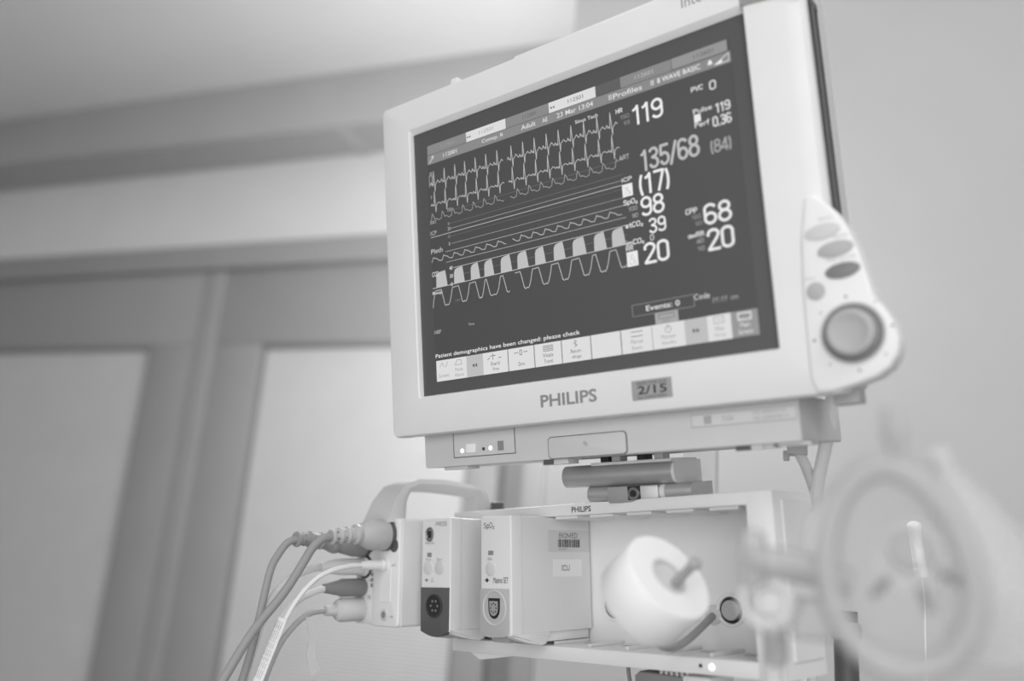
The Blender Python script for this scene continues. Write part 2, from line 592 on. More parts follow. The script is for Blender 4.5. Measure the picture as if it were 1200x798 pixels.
# rear housing with the dark side slot
M.part('rear_housing', MB().loops([rrect(-48, 352, -43, 275, 8, -10, 5), rrect(-48, 352, -43, 275, 8, -38, 5), rrect(-50, 361, -44, 277, 8, -38.5, 5), rrect(-50, 361, -44, 277, 8, -54, 5), rrect(-30, 330, -30, 255, 14, -80, 5), rrect(0, 300, 0, 220, 20, -118, 5)], True, True), 'grey_plastic')
M.part('side_slot', MB().box(345, 360.5, 40, 246, -38, -10.3, 0.3, 1), 'black_plastic', label='dark recessed slot')
M.part('slot_rail', MB().box(354, 361.0, 42, 243, -24.8, -23.8, 0.2, 1), 'ink_grey')
M.part('slot_end', MB().box(346, 361, 243, 249, -38, -10.3, 0.5, 1), 'dark_plastic')

# base under the screen
base = M.part('base_housing', MB().prism(rrect(-28, 322, -77, -44, 2.0, None, 3), -112, -12, bev=0.8), 'grey_plastic', label='grey base housing')
pz = -11.6
M.part('power_panel', MB().box(7.5, 75.5, -69, -49, -12.5, pz, 0.3, 1), 'grey_plastic')
pp = M.part('panel_gap', MB().box(6.7, 7.5, -69.6, -47, -12.3, -11.85).box(75.5, 76.3, -69.6, -47, -12.3, -11.85).box(6.7, 76.3, -69.7, -69, -12.3, -11.85), 'dark_plastic')
M.part('power_button', MB().box(22, 33, -66, -58, -12, pz + 1.2, 0.5), 'sticker_white')
for x, y, r, m_, nm in ((17.1, -63.6, 2.1, 'led_white', 'indicator_light'), (49.3, -63.2, 2.1, 'led_white', 'indicator_light'), (41.6, -63.4, 1.5, 'ink_dark', 'indicator_light')):
    M.part(nm, MB().lathe((x, y, pz - 0.2), (0, 0, 1), [(r, 0), (r, 0.5), (r * 0.6, 0.9)], 16), m_)
M.part('sensor_window', MB().box(57.5, 63.8, -66, -57.8, -12, pz + 0.3), 'ink_grey')
M.part('service_door', MB().prism(rrect(110.6, 184, -76.4, -59, 3.2, None, 4), -12.6, -11, bev=0.5), 'grey_plastic')
M.part('door_gap', MB().prism(rrect(109.8, 185, -77, -58.3, 3.6, None, 4), -12.6, -11.85), 'dark_plastic')
M.part('drop_mark', MB().lathe((147, -66, -10.95), (0, 0, 1), [(1.6, 0), (1.6, 0.1)], 12, 1.6), 'mid_plastic')
pl = M.part('rating_plate', MB().box(240, 321, -61.5, -50.8, -12.4, -11.5, 0.3, 1), 'sticker_pale')
M.part('plate_border', MB().ribbon([(241, -60.7), (320.2, -60.7), (320.2, -51.6), (241, -51.6), (241, -60.7)], 0.5, -11.4), 'ink_light', pl)
M.part('plate_emblem', MB().box(251, 257, -59, -53, -11.5, -11.3), 'ink_light', pl)
M.text('PN: 8002A71G', (289, -55, 313, -52.8), -11.35, 'ink_light', pl)
M.text('SN: 2000098714', (289, -59.2, 315, -56.8), -11.35, 'ink_light', pl)
M.text('CE 0366', (265, -58, 274, -54), -11.35, 'ink_light', pl)
for x0, x1, y in ((-9, 19, -80), (100, 126, -81.5), (291, 300, -80), (303, 327, -79.5)):
    M.part('foot', MB().box(x0, x1, y, -76.5, -34, -16, 0.8), 'grey_plastic')
M.part('foot_pad', MB().box(102, 112, -81, -76.8, -20, -15, 0.3, 1), 'dark_plastic')
M.part('foot_pad', MB().box(272, 284, -80.5, -76.8, -20, -15, 0.3, 1), 'dark_plastic')
M.part('foot_pad', MB().box(284, 293, -80.5, -76.8, -20, -14, 0.3, 1), 'grey_plastic')

M.text('PHILIPS', (116.5, -34.6, 170.2, -24.2), 5.15, 'ink_grey', bz, bold=0.022, name='maker_lettering')
M.text('IntelliVue', (271, 262.5, 313.5, 271.5), 5.15, 'ink_grey', bz, name='product_lettering')
st = M.part('inspection_sticker', MB().box(201.5, 235.3, -37.6, -22.2, 4.8, 5.25, 0.1, 1), 'sticker_grey', label='grey inspection sticker')
M.text('INSPECTION DUE', (206, -26.2, 231, -23.6), 5.35, 'ink_dark', st)
M.text('2/15', (206.5, -33.2, 231, -26.8), 5.35, 'black_plastic', st, bold=0.015)
M.text('CAL DEPARTMENT', (206, -36.6, 231, -34.4), 5.35, 'ink_dark', st)
# warning pictogram on the top edge
M.part('caution_mark', MB().prism([(73, 277.5), (77, 277.5), (75, 281.5)], -10, -8.5), 'ink_dark')

# control wing
wing_pts = [(347, 90), (353, 90.5), (358.5, 86), (366, 77), (373, 63), (378, 47), (381.5, 30), (384, 14), (389, 6), (394, -4), (396.5, -15), (395, -25), (389, -34), (380, -39.5), (369, -42.5), (352, -46), (341, -46), (337.5, -36), (338, 0), (339, 30), (341.5, 62)]
wing = M.part('control_wing', MB().prism(wing_pts, -14, 7, bev=2.6, seg=4), 'panel_plastic', label='rounded control wing', angle=60)
M.part('wing_underside', MB().box(345, 363, -54, -44, -32, -15, 1.2), 'mid_plastic')
WZ = 7.0
for cx, cy, rx, ry, rot, m_, lab in ((357, 63.2, 12, 5.6, 0.06, 'button_light', 'pale oval button'), (364, 49.5, 12, 5.6, 0.06, 'button_mid', 'light grey oval button'), (367, 34, 11.6, 5.4, 0.06, 'button_dark', 'dark grey oval button')):
    M.part('oval_button', MB().prism(ell(cx, cy, rx, ry, 32, rot), WZ - 2, WZ + 1.0, bev=0.7), m_, label=lab)
M.part('round_button', MB().prism(ell(348.2, 23, 6.3, 6.3), WZ - 2, WZ + 1.0, bev=0.7), 'button_mid')
for t, bx in (('Silence', (355, 71, 364, 73)), ('Alarms', (363, 56.8, 373, 58.9)), ('Main Screen', (357.5, 41.6, 377, 43.6)), ('Select', (341.5, 31.6, 349, 33.2))):
    M.text(t, bx, WZ + 0.12, 'ink_light', wing)
kc = (368.5, -9.0)
M.part('knob_well', MB().lathe((kc[0], kc[1], WZ - 0.4), (0, 0, 1), [(21.5, 0), (21.3, 0.7), (20.6, 1.0), (19.9, 0.7), (19.2, 0.3)], 48, closed=False), 'grey_plastic', label='raised ring around the knob')
M.part('knob_painted_shade', MB().lathe((kc[0], kc[1], WZ - 0.4), (0, 0, 1), [(20, 0.2), (20, 0.5), (15, 0.55)], 48), 'shadow_grey')  # flat darker disc: shade of a recess put into its colour
M.part('control_knob', MB().lathe((kc[0], kc[1], WZ), (0, 0, 1), [(15.8, 0), (15.6, 6), (15.0, 8.2), (13.4, 9.2), (12.0, 9.2), (10.8, 8.6), (6, 7.8), (0.5, 7.6)], 48), 'knob_grey', label='grey dished rotary knob', angle=40)
for i in range(8):
    a = PI / 4 * i + 0.06
    M.part('scale_dot', MB().lathe((kc[0] + 25.2 * math.cos(a), kc[1] + 25.0 * math.sin(a), WZ), (0, 0, 1), [(0.9, 0), (0.9, 0.12)], 10), 'ink_dark' if i % 2 == 0 else 'ink_light')

# screen glass and lit display
M.part('screen_glass', MB().box(-20, 321, -15, 247, -4, -0.2), 'glass_screen', label='dark screen glass')
D = M.part('display', MB().box(0, 304.5, 0, 228, -0.3, 0.0), 'screen_panel', label='dark lit display area')


def dt(t, x0, y0, x1, y1, m_='lit_white', bold=0.0, nm='readout', **k):
    return M.text(t, (x0, y0, x1, y1), 0.35, m_, D, name=nm, bold=bold, **k)


def dr(x0, x1, y0, y1, m_, nm, z=0.12):
    return M.part(nm, MB().rect(x0, x1, y0, y1, z), m_, D)


def num(t, x0, y0, x1, y1, m_, w=0.13, nm='vital_number'):
    M.strokes(t, (x0, y0, x1, y1), m_, D, 0.35, None, w, nm)


# status bars
dr(0.5, 304, 208.5, 217.5, 'lit_bar', 'status_bar')
for x0, x1, m_ in ((0.8, 48, 'lit_bar'), (48.4, 94, 'lit_key'), (94.4, 139.8, 'lit_bar'), (140.2, 187, 'lit_key'), (187, 210.5, 'lit_bar_dark'), (210.5, 256, 'lit_bar'), (256.4, 302, 'lit_bar_light')):
    dr(x0, x1, 217.9, 227.4, m_, 'status_field')
M.part('field_frame', MB().ribbon([(256.2, 227.4), (256.2, 218), (302.2, 218), (302.2, 227.4)], 0.5, 0.3), 'lit_bar_dark', D)
for t, x0, x1 in (('112501', 18, 34), ('112501', 64, 80), ('112501', 113, 127), ('112501', 160, 175), ('112601', 224, 240), ('112601', 275, 291)):
    dt(t, x0, 221, x1, 224.4, 'lit_ink' if 90 < x0 < 200 or x0 > 260 else 'lit_ink_light' if x0 < 200 else 'lit_key_grey', nm='field_text')
for x in (49.5, 142):
    dt('••', x, 221.2, x + 4.5, 223, 'lit_ink', nm='field_text')
dt('112001', 20.5, 211.2, 37, 215, 'lit_key', 0.01, nm='status_text')
dt('Comay, R', 66.5, 210.6, 91, 215.2, 'lit_key', 0.01, nm='status_text')
dt('Adult', 110.5, 211.2, 126, 215.6, 'lit_key', 0.012, nm='status_text')
dt('AE', 133, 211.4, 138.5, 215.2, 'lit_key', 0.012, nm='status_text')
dt('23 Mar 13:04', 148, 211, 184, 215.4, 'lit_key', 0.012, nm='status_text')
dt('Profiles', 203, 210.6, 229.5, 215.2, 'lit_key', 0.012, nm='status_text')
dt('8 WAVE BASIC', 243, 211.2, 279.5, 215.4, 'lit_white', 0.01, nm='status_text')
for x in (198.6, 237):
    M.part('menu_mark', MB().rect(x, x + 3.2, 211.4, 212.2, 0.3).rect(x, x + 3.2, 213, 213.8, 0.3).rect(x, x + 3.2, 214.5, 215.2, 0.3), 'lit_key', D)
M.part('alarm_bell', MB().poly([(285.4, 211.8, .3), (289.6, 211.8, .3), (288.4, 215.4, .3), (286.6, 215.4, .3)]), 'lit_white', D)
M.part('volume_wedge', MB().poly([(291, 210.2, .3), (297, 210.2, .3), (297, 213, .3)]), 'lit_white', D)
M.part('volume_wedge', MB().ribbon([(291, 210.2), (302.4, 210.2), (302.4, 216.4), (291, 210.2)], 0.5, 0.3), 'lit_white', D)
M.part('house_mark', MB().ribbon([(3, 210), (6, 213), (8, 216)], 0.7, 0.3).ribbon([(5.4, 215.5), (8, 216), (7.6, 212.8)], 0.6, 0.3), 'lit_key', D)

GAP = (88.8, 93.4)


def wave(nm, pts, w, m_, z=0.3):
    segs, cur = [], []
    for p in pts:
        if GAP[0] < p[0] < GAP[1]:
            if len(cur) > 1:
                segs.append(cur)
            cur = []
        else:
            cur.append(p)
    if len(cur) > 1:
        segs.append(cur)
    mb = MB()
    for s_ in segs:
        mb.ribbon(s_, w, z)
    M.part(nm, mb, m_, D)


RP = [7.4, 20.6, 33.5, 45.3, 57.8, 70.0, 82.6, 98.3, 111.0, 123.3, 135.9, 148.2, 161.0, 173.5, 186.3, 198.8]


def ecg(y, up, dn, p_, t_, wob):
    out = [(3.5, y)]
    for i, c in enumerate(RP):
        jig = wob * math.sin(i * 2.1)
        out += [(c - 4.6, y + jig), (c - 3.6, y + p_ + jig), (c - 2.6, y + jig - 0.6), (c - 1.4, y + 0.4), (c - 1.0, y - 1.4), (c, y + up), (c + 1.2, y - dn), (c + 2.0, y - 0.6), (c + 3.4, y + 0.6), (c + 4.8, y + t_ + jig), (c + 6.2, y + 0.8 + jig), (c + 7.2, y - 0.4)]
    return [p for p in out if p[0] < 205.5]


wave('ecg_trace', ecg(188.2, 12.2, 7.5, 2.2, 2.6, 0.5), 0.62, 'lit_wave')
wave('ecg_trace', ecg(167.6, 13.0, 7.5, 1.2, 1.6, 0.3), 0.62, 'lit_wave')
M.part('calibration_mark', MB().ribbon([(2.0, 186), (2.0, 197), (5.4, 197), (5.4, 186)], 0.6, 0.3), 'lit_soft', D)
art = []
for i in range(17):
    c = 0.8 + i * 12.35
    art += [(c, 152.6), (c + 1.6, 152.9), (c + 2.9, 159.6), (c + 4.4, 157.2), (c + 5.8, 153.6), (c + 7.2, 154.2), (c + 8.8, 153.4), (c + 10.4, 152.4), (c + 11.4, 151.9)]
wave('pressure_trace', [p for p in art if p[0] < 203.5], 0.5, 'lit_soft')
for y, x0, m_, w in ((157.6, 24, 'lit_line', 0.32), (145.5, 25, 'lit_line', 0.4), (140.6, 25, 'lit_soft', 0.4), (133.3, 25, 'lit_line', 0.3), (126.1, 25, 'lit_soft', 0.35), (119.7, 18, 'lit_soft', 0.5), (109.6, 18, 'lit_soft', 0.5), (103.0, 26, 'lit_wave', 0.5), (95.2, 26, 'lit_line', 0.4), (87.7, 0.6, 'lit_wave', 0.6)):
    M.part('scale_line', MB().rect(x0, 206, y - w / 2, y + w / 2, 0.2), m_, D)
wave('pressure_trace', [(x, 136.7) for x in range(1, 88)] + [(x, 136.6) for x in range(94, 207)], 0.6, 'lit_key_grey')
pl_ = []
for i in range(17):
    c = -1 + i * 12.6
    pl_ += [(c, 112.8), (c + 1.8, 112.7), (c + 4.0, 117.2), (c + 5.4, 116.1), (c + 7.2, 115.8), (c + 9.4, 114.3), (c + 11.0, 113.0)]
wave('pleth_trace', [p for p in pl_ if 0.5 < p[0] < 204.5], 0.62, 'lit_wave')
for k, (a, c) in enumerate(((5.0, 18.5), (26.4, 38.9), (46.0, 56.7), (61.5, 72.5), (79.8, 92.1), (97.9, 109.6), (116.5, 127.4), (135.6, 147.2), (154.4, 167.5), (175.0, 186.7), (191.7, 204.0))):
    M.part('gas_block', MB().poly([(a, 87.9, .26), (c, 87.9, .26), (c - 1.2, 97, .26), (c - 2.2, 102.6, .26), (a + 4.4, 102.0, .26), (a + 1.6, 100.9, .26), (a + 0.4, 98.4, .26)]), 'lit_fill', D)
rs = [(0.2, 69.5)]
RPK = ((3.3, 10.8), (24.1, 31.4), (44.3, 50.9), (62.0, 63.4), (79.0, 81.7), (95.0, 100.3), (113.2, 119.6), (132.9, 139.5), (152.9, 160.1), (173.0, 175.8), (189.1, 194.7))
for i, (a, c) in enumerate(RPK):
    n = RPK[i + 1][0] if i + 1 < len(RPK) else 207
    rs += [(a - 2.4, 75), (a, 84.8), (c, 85.2), (c + 1.6, 79), (c + 3.6, 70.4)]
    g = n - 3.2 - (c + 3.6)
    if g > 3:
        rs += [(c + 3.6 + g * .25, 69.2), (c + 3.6 + g * .45, 70.2), (c + 3.6 + g * .7, 69.4), (c + 3.6 + g * .9, 71.2)]
wave('breath_trace', [p for p in rs if p[0] < 204.5], 0.65, 'lit_wave')
for t, x0, y0, x1, y1, m_ in (('ART', 0.6, 149.4, 8.6, 152.6, 'lit_soft'), ('150', 22.5, 157, 27, 160.4, 'lit_soft'), ('ICP', 0.6, 138.6, 8.2, 142.6, 'lit_soft'), ('Pleth', 0.4, 120.6, 14.6, 125.2, 'lit_key_grey'), ('CO2', 0.4, 98.6, 8.4, 103.2, 'lit_key'), ('Resp', 0.2, 80.6, 12, 84.4, 'lit_key'),
                              ('20', 21.6, 139, 25, 142.4, 'lit_soft'), ('0', 22.4, 144, 24, 147, 'lit_soft'), ('10', 21.8, 131.8, 24.6, 134.8, 'lit_dim'), ('0', 22.2, 124.6, 24, 128, 'lit_key_grey'), ('40', 21.6, 101.4, 25.4, 105, 'lit_key'), ('20', 21.6, 94, 25.4, 97.4, 'lit_key'), ('0', 22.6, 86.2, 24.8, 89.6, 'lit_key'), ('100', 27, 70.6, 32.4, 73, 'lit_line'), ('II', 2.8, 197.5, 5.4, 200.5, 'lit_soft'), ('V', 2.4, 174, 4.6, 177.4, 'lit_soft'),
                              ('NBP', 0.4, 44.4, 8.4, 47.8, 'lit_soft'), ('Time', 40.6, 46.4, 47.4, 48.8, 'lit_soft'), ('Sinus Tach', 165.6, 200.4, 187.6, 203.6, 'lit_key')):
    dt(t, x0, y0, x1, y1, m_, 0.012, nm='wave_text')

# numbers
for t, x0, y0, x1, y1, m_ in (('119', 218.6, 183.2, 245.2, 199.6, 'lit_white'), ('135/68', 222.8, 143.4, 272, 160.8, 'lit_key_grey'), ('(84)', 281, 141.8, 298, 152.2, 'lit_key_dim'), ('(17)', 218.8, 124.6, 246.6, 141.4, 'lit_white'), ('98', 219.4, 106.6, 239.2, 122.4, 'lit_white'), ('39', 225, 91.6, 239.4, 103.8, 'lit_white'), ('20', 218.9, 68.0, 240, 85, 'lit_white'),
                              ('0', 285, 191.6, 290.2, 199, 'lit_white'), ('119', 288, 172.4, 299.6, 180, 'lit_white'), ('0.36', 285, 162, 299.6, 170, 'lit_white'), ('68', 270.6, 88, 292, 104.2, 'lit_white'), ('20', 271.6, 67.8, 292.2, 84.6, 'lit_white'), ('0', 225.4, 86.0, 228.6, 90.8, 'lit_key')):
    num(t, x0, y0, x1, y1, m_)
for t, x0, y0, x1, y1, m_ in (('HR', 204.2, 197.4, 210.4, 201.2, 'lit_white'), ('150', 207.8, 191.4, 216, 194.8, 'lit_dim'), ('65', 211, 185.8, 216.4, 189, 'lit_dim'), ('PVC', 270.2, 194.6, 280, 198.6, 'lit_white'), ('Pulse', 270.4, 176.6, 285.6, 180.6, 'lit_white'), ('Perf', 270.6, 165.4, 282.6, 169.8, 'lit_white'),
                              ('ART', 204, 157.4, 213, 161.2, 'lit_key_grey'), ('ICP', 204.4, 138.8, 213.8, 142.2, 'lit_white'), ('SpO2', 204.6, 119.4, 217, 123.6, 'lit_white'), ('100', 208.6, 113.6, 216.4, 117, 'lit_soft'), ('90', 211.4, 107.6, 216.6, 111, 'lit_soft'), ('etCO2', 204.8, 100.2, 220.2, 104.4, 'lit_white'), ('imCO2', 204.2, 86, 220, 90.2, 'lit_white'), ('RR', 203.6, 81.9, 210.2, 85.6, 'lit_white'),
                              ('CPP', 256.6, 99.6, 266, 103.8, 'lit_white'), ('160', 261.2, 94.6, 268.6, 98, 'lit_dim'), ('50', 263.8, 89.4, 269, 92.6, 'lit_dim'), ('awRR', 256.8, 80.8, 269.8, 84.6, 'lit_white'), ('40', 263.2, 75.6, 269, 79, 'lit_soft'), ('10', 263.6, 69.8, 269, 73, 'lit_soft'),
                              ('Events: 0', 217, 31.2, 245.4, 35.6, 'lit_white'), ('Code', 257.2, 33, 269.6, 37.4, 'lit_key'), ('??:?? m', 271.6, 28.6, 291, 32.4, 'lit_soft'), ('Patient demographics have been changed: please check', 0.6, 20.9, 156, 25.6, 'lit_white')):
    q = t.replace('O2', 'Oz')
    if all(c in GL for c in q):
        num(q, x0, y0, x1, y1, m_, 0.16 if m_ == 'lit_white' else 0.14, 'label_text')
    else:
        dt(t, x0, y0, x1, y1, m_, 0.007 if m_ == 'lit_white' else 0.0, nm='label_text')
for x0, x1, y0, y1 in ((270.6, 276, 169.9, 176), (204.6, 213.8, 126.2, 136.6), (203.8, 213.6, 68.8, 80.8)):
    q = dr(x0, x1, y0, y1, 'lit_white', 'alarm_symbol', 0.25)
    if x0 < 260:
        M.part('alarm_slash', MB().ribbon([(x0 + 2, y0 + 2), ((x0 + x1) / 2, y1 - 2), (x1 - 2, y0 + 2), (x0 + 2, y0 + 2)], 0.3, 0.32).ribbon([(x0 + 1.5, y1 - 1.5), (x1 - 1.5, y0 + 1.5)], 0.3, 0.32), 'lit_soft', D)
M.part('event_box', MB().ribbon([(205, 28.6), (257, 28.6), (257, 37.6), (205, 37.6), (205, 28.6)], 0.45, 0.3), 'lit_dim', D)
dr(223.8, 243.2, 19.2, 28.2, 'lit_key_dim', 'keyboard_tab', 0.2)
M.part('tab_outline', MB().ribbon([(227, 23.4), (240, 23.4), (240, 26.6), (227, 26.6), (227, 23.4)], 0.4, 0.3), 'lit_bar_dark', D)
dt('KEY', 230, 20.2, 237, 22.4, 'lit_bar', nm='key_text')
# soft keys
KX = [0.8, 18.6, 36.4, 55.0, 82.4, 109.9, 137.3, 165.4, 193, 220.4, 247.4, 265.6, 284.0, 304.2]
KC = ['lit_key', 'lit_key', 'lit_key_grey', 'lit_key', 'lit_key', 'lit_key', 'lit_key', 'lit_key', 'lit_key', 'lit_key', 'lit_key_grey', 'lit_key', 'lit_bar_light']
for i, m_ in enumerate(KC):
    g = 0.35 if 3 <= i <= 8 else 0.0
    dr(KX[i] + (g if i > 3 else 0), KX[i + 1] - g, 0.2, 19.4, m_, 'soft_key', 0.2)
for i, ls in ((0, ('Screens',)), (1, ('Pause', 'Alarms')), (3, ('Start/', 'Stop')), (4, ('Zero',)), (5, ('Vitals', 'Trend')), (6, ('Recor-', 'dings')), (8, ('Manual', 'Event')), (9, ('Monitor', 'Standby')), (11, ('Main', 'Setup')), (12, ('Main', 'Screen'))):
    cx = (KX[i] + KX[i + 1]) / 2
    for k, t in enumerate(ls):
        w = min(1.75 * len(t), (KX[i + 1] - KX[i]) * 0.82)
        y = (7.4, 2.4)[k] if len(ls) == 2 else 3.6
        dt(t, cx - w / 2, y, cx + w / 2, y + 3.2, 'lit_ink' if 3 <= i < 9 and i != 8 else 'lit_white' if i == 12 else 'lit_ink_light', nm='key_text')
for i, s_ in ((2, -1), (10, 1)):
    cx = (KX[i] + KX[i + 1]) / 2
    mb = MB()
    for o_ in (-1.6, 1.4):
        mb.poly([(cx + o_ - s_ * 1.2, 8.2, .3), (cx + o_ - s_ * 1.2, 12, .3), (cx + o_ + s_ * 1.4, 10.1, .3)])
    M.part('arrow_mark', mb, 'lit_ink', D)
ic = [((0, [[(5, 13), (8, 17), (10, 13)], [(12, 12.6), (14.4, 17.4)]], 'lit_ink_light')), (1, [[(23, 13), (31, 13), (30, 17), (26, 17.6), (23, 13)]], 'lit_ink_light'), (3, [[(66, 12.6), (66, 18)], [(63, 16), (69, 16)], [(60, 13), (62.6, 14.6)], [(72, 13.6), (75, 13.6)]], 'lit_ink'),
      (4, [[(89, 15), (93, 15)], [(103, 15), (99, 15)], [(95, 13), (95, 17), (97, 17), (97, 13), (95, 13)]], 'lit_ink'), (5, [[(119, y), (129, y)] for y in (12.6, 14, 15.4, 16.8)], 'lit_ink'), (6, [[(150, 12.4), (152.4, 13.6), (149.6, 15.2), (152, 16.6), (150, 17.8)]], 'lit_ink'),
      (8, [[(202, y), (212, y)] for y in (13, 16.6)], 'lit_bar_dark'), (9, [[(233.9 + 2.6 * math.cos(a * .5), 14.6 + 2.6 * math.sin(a * .5)) for a in range(14)], [(233.9, 14.4), (233.9, 18)]], 'lit_ink_light'),
      (11, [[(271, 13), (278.6, 13), (278.6, 17.6), (271, 17.6), (271, 13)], [(273.4, 15.2), (276.6, 15.2)]], 'lit_ink_light'), (12, [[(289.4, 12.8), (299, 12.8), (299, 17.6), (289.4, 17.6), (289.4, 12.8)]], 'lit_white')]
for i, pls, m_ in ic:
    mb = MB()
    for q in pls:
        mb.ribbon(q, 0.55 if i != 12 else 0.9, 0.3)
    M.part('key_icon', mb, m_, D)

# ------------------------------------------------------------------ quick-release mount and post
Q = Thing('screen_mount', MONF, (160, -116, -85), 'steel quick-release clamp with rounded bar holding up the monitor', 'mount')
prof = [(-60.5, -84.8), (-57, -88), (-55.6, -93), (-57, -98), (-60.5, -102.4), (-112, -102.4), (-116, -98), (-116, -88), (-112, -84.8)]
ax = ((0, 0, 1), (0, 1, 0), (1, 0, 0))
rp = []
for k in range(13):
    a = -PI / 2 + PI * k / 12
    rp.append((-66 + 9.6 * math.cos(a), -92.6 + 9.6 * math.sin(a)))
Q.part('round_bar', MB().prism(rp + [(-112, -83), (-112, -102.2)], 93, 199, ax), 'steel')
Q.part('bar_end_plate', MB().prism([(p[0], p[1]) for p in rp] + [(-112, -83), (-112, -111), (-74, -111), (-68, -103)], 199, 201.5, ax), 'steel_light', label='pale flat end plate of the bar')
lp = []
for k in range(9):
    a = -PI / 2 + PI * k / 8
    lp.append((-66 + 6.6 * math.cos(a), -108.6 + 6.6 * math.sin(a)))
Q.part('lower_bar', MB().prism(lp + [(-104, -102), (-104, -115.2)], 116, 186, ax), 'steel')
Q.part('lower_sleeve', MB().prism([(u * 1.0, v) for u, v in lp] + [(-104, -102), (-104, -115.2)], 190, 214, ax), 'steel')
Q.part('sleeve_ring', MB().prism([(u + 0.8, v - 0.3) for u, v in lp] + [(-104, -101.5), (-104, -116)], 186, 190, ax), 'steel_light')
Q.part('screw_block', MB().box(138, 186, -116.5, -102.6, -66, -56.5, 1.5), 'steel')
Q.part('screw_recess', MB().box(157.5, 170, -114.6, -102.8, -58, -56.2, 0.5, 1), 'black_plastic')
sc_ = Q.part('hex_screw', MB().lathe((164, -109, -57), (0, 0, 1), [(5.4, 0), (5.4, 2.2), (4.6, 3), (3.2, 3), (3.0, 1.2)], 24), 'screw_steel')
Q.part('hex_socket', MB().lathe((164, -109, -57), (0, 0, 1), [(2.9, 1.0), (2.9, 1.9)], 6), 'black_plastic', sc_)
Q.part('mounting_plate', MB().box(126, 202, -84.2, -81.6, -104, -52, 0.5, 1), 'steel_light')
for x in (135, 146, 170, 186):
    Q.part('spacer', MB().box(x, x + 8, -81.6, -76.9, -68, -54, 0.5, 1), 'black_plastic' if x in (135, 170) else 'steel')
Q.part('support_arm', MB().box(120, 160, -112, -90, -200, -112, 3), 'steel_light')

PX, PY = -124.0, 930.0
post = Thing('support_post', WORLD, (PX, PY, FL), 'upright pale steel post behind the monitor and module rack', 'post')
post.part('post_tube', MB().box(PX - 18, PX + 18, PY - 14, PY + 14, FL + 20, 330, 3), 'steel_light')
post.part('base_plate', MB().box(PX - 60, PX + 60, PY - 160, PY + 160, FL, FL + 20, 5), 'grey_plastic')
post.part('rack_bracket', MB().box(PX - 40, PX + 40, PY - 60, PY - 12, -70, 20, 3), 'steel_light')

# ------------------------------------------------------------------ module rack
R = Thing('module_rack', RACKF, (80, -23, -80), 'open white plug-in module rack with empty slots under the monitor', 'rack')
ZF, ZB = -47.6, -107.0
R.part('back_wall', MB().box(-92, 254, -20, 108, ZB - 6, ZB, 0.5, 1), 'rack_plastic')
tp = R.part('top_panel', MB().box(-92, 243, 100.2, 110.2, ZB, ZF, 0.6), 'rack_plastic')
R.part('left_wall', MB().box(-92, -87, -12, 101, ZB, ZF, 1), 'rack_plastic')
R.part('right_post', MB().prism([(242.5, ZF), (250, ZF), (257, ZF - 2), (261, ZF - 6), (262, ZF - 12), (262, ZB - 6), (242.5, ZB - 6)], -23.4, 110.2, ((1, 0, 0), (0, 0, 1), (0, 1, 0)), bev=0.5), 'rack_plastic', angle=25)
R.part('side_panel', MB().box(262, 263.4, -12, 104, ZB - 1, ZF - 16, 0.6, 1), 'rack_plastic')
sh = R.part('bottom_shelf', MB().box(-93.5, 243, -23.2, -11.5, ZB, ZF, 0.6), 'rack_plastic')
for i in range(8):
    x = -84 + i * 40.7
    R.part('guide_rail', MB().box(x + 6, x + 32, 97.6, 100.4, ZB + 2, ZF - 4, 0.8, 1), 'rack_plastic')
    R.part('floor_slot', MB().box(x + 8, x + 26, -11.7, -11.2, ZB + 14, ZB + 22), 'mid_plastic')
    R.part('floor_guide', MB().box(x + 34, x + 37, -11.6, -8.6, ZB + 1, ZF - 12, 0.5, 1), 'rack_plastic')
for x in (65.3, 106, 146.7, 187.2, 228):
    c = R.part('slot_connector', MB().lathe((x, 20.4, ZB), (0, 0, 1), [(13.4, 0), (13.4, 1.6), (12.4, 2.4), (11, 2.0), (10.4, 0.4)], 32, closed=False), 'rack_plastic')
    R.part('connector_groove', MB().lathe((x, 20.4, ZB + 0.2), (0, 0, 1), [(10.6, 0), (10.6, 0.5), (7.8, 0.5)], 32), 'black_plastic', c)
    R.part('connector_core', MB().lathe((x, 20.4, ZB + 0.3), (0, 0, 1), [(8.0, 0), (8.0, 2.6), (7.2, 3.2)], 32), 'mid_plastic', c)
R.text('PHILIPS', (68, 102.6, 90.4, 107.6), 0, 'ink_dark', tp, name='maker_lettering', plane=((0, 0, ZF + 0.15), (1, 0, 0), (0, 1, 0)), bold=0.015)
R.part('screw_hole', MB().lathe((193.6, -17, ZF), (0, 0, 1), [(1.5, 0), (1.5, 0.2)], 14), 'black_plastic', sh)
R.part('indicator_light', MB().lathe((203.4, -17.4, ZF), (0, 0, 1), [(2.7, 0), (2.5, 0.9), (1.4, 1.4)], 18), 'led_white', sh)
R.part('foot_wedge', MB().prism([(-70, -23), (-8, -23), (-52, -29), (-58, -29)], -100, ZF - 3), 'rack_plastic')


def latch(T, x1):
    """the thumb latch under a module's right edge: a leaf-shaped flap, then a rail"""
    pts = [(0.5, -0.5), (-4, -3.2), (-14, -6.2), (-26, -8.8), (-36, -10.2), (-41, -9.4), (-46, -3), (-47, 0.4), (0.5, 0.4)]
    T.part('thumb_latch', MB().prism(pts, x1 - 7, x1 + 1.5, ((0, 0, 1), (0, 1, 0), (1, 0, 0)), bev=0.9), 'rack_plastic')
    T.part('latch_rail', MB().box(x1 - 32, x1 - 3, -8, 0, -104, -44, 0.8), 'rack_plastic')
    T.part('rear_foot', MB().box(x1 - 36, x1 - 16, -8, 0, -44, -12, 0.8), 'mid_plastic')


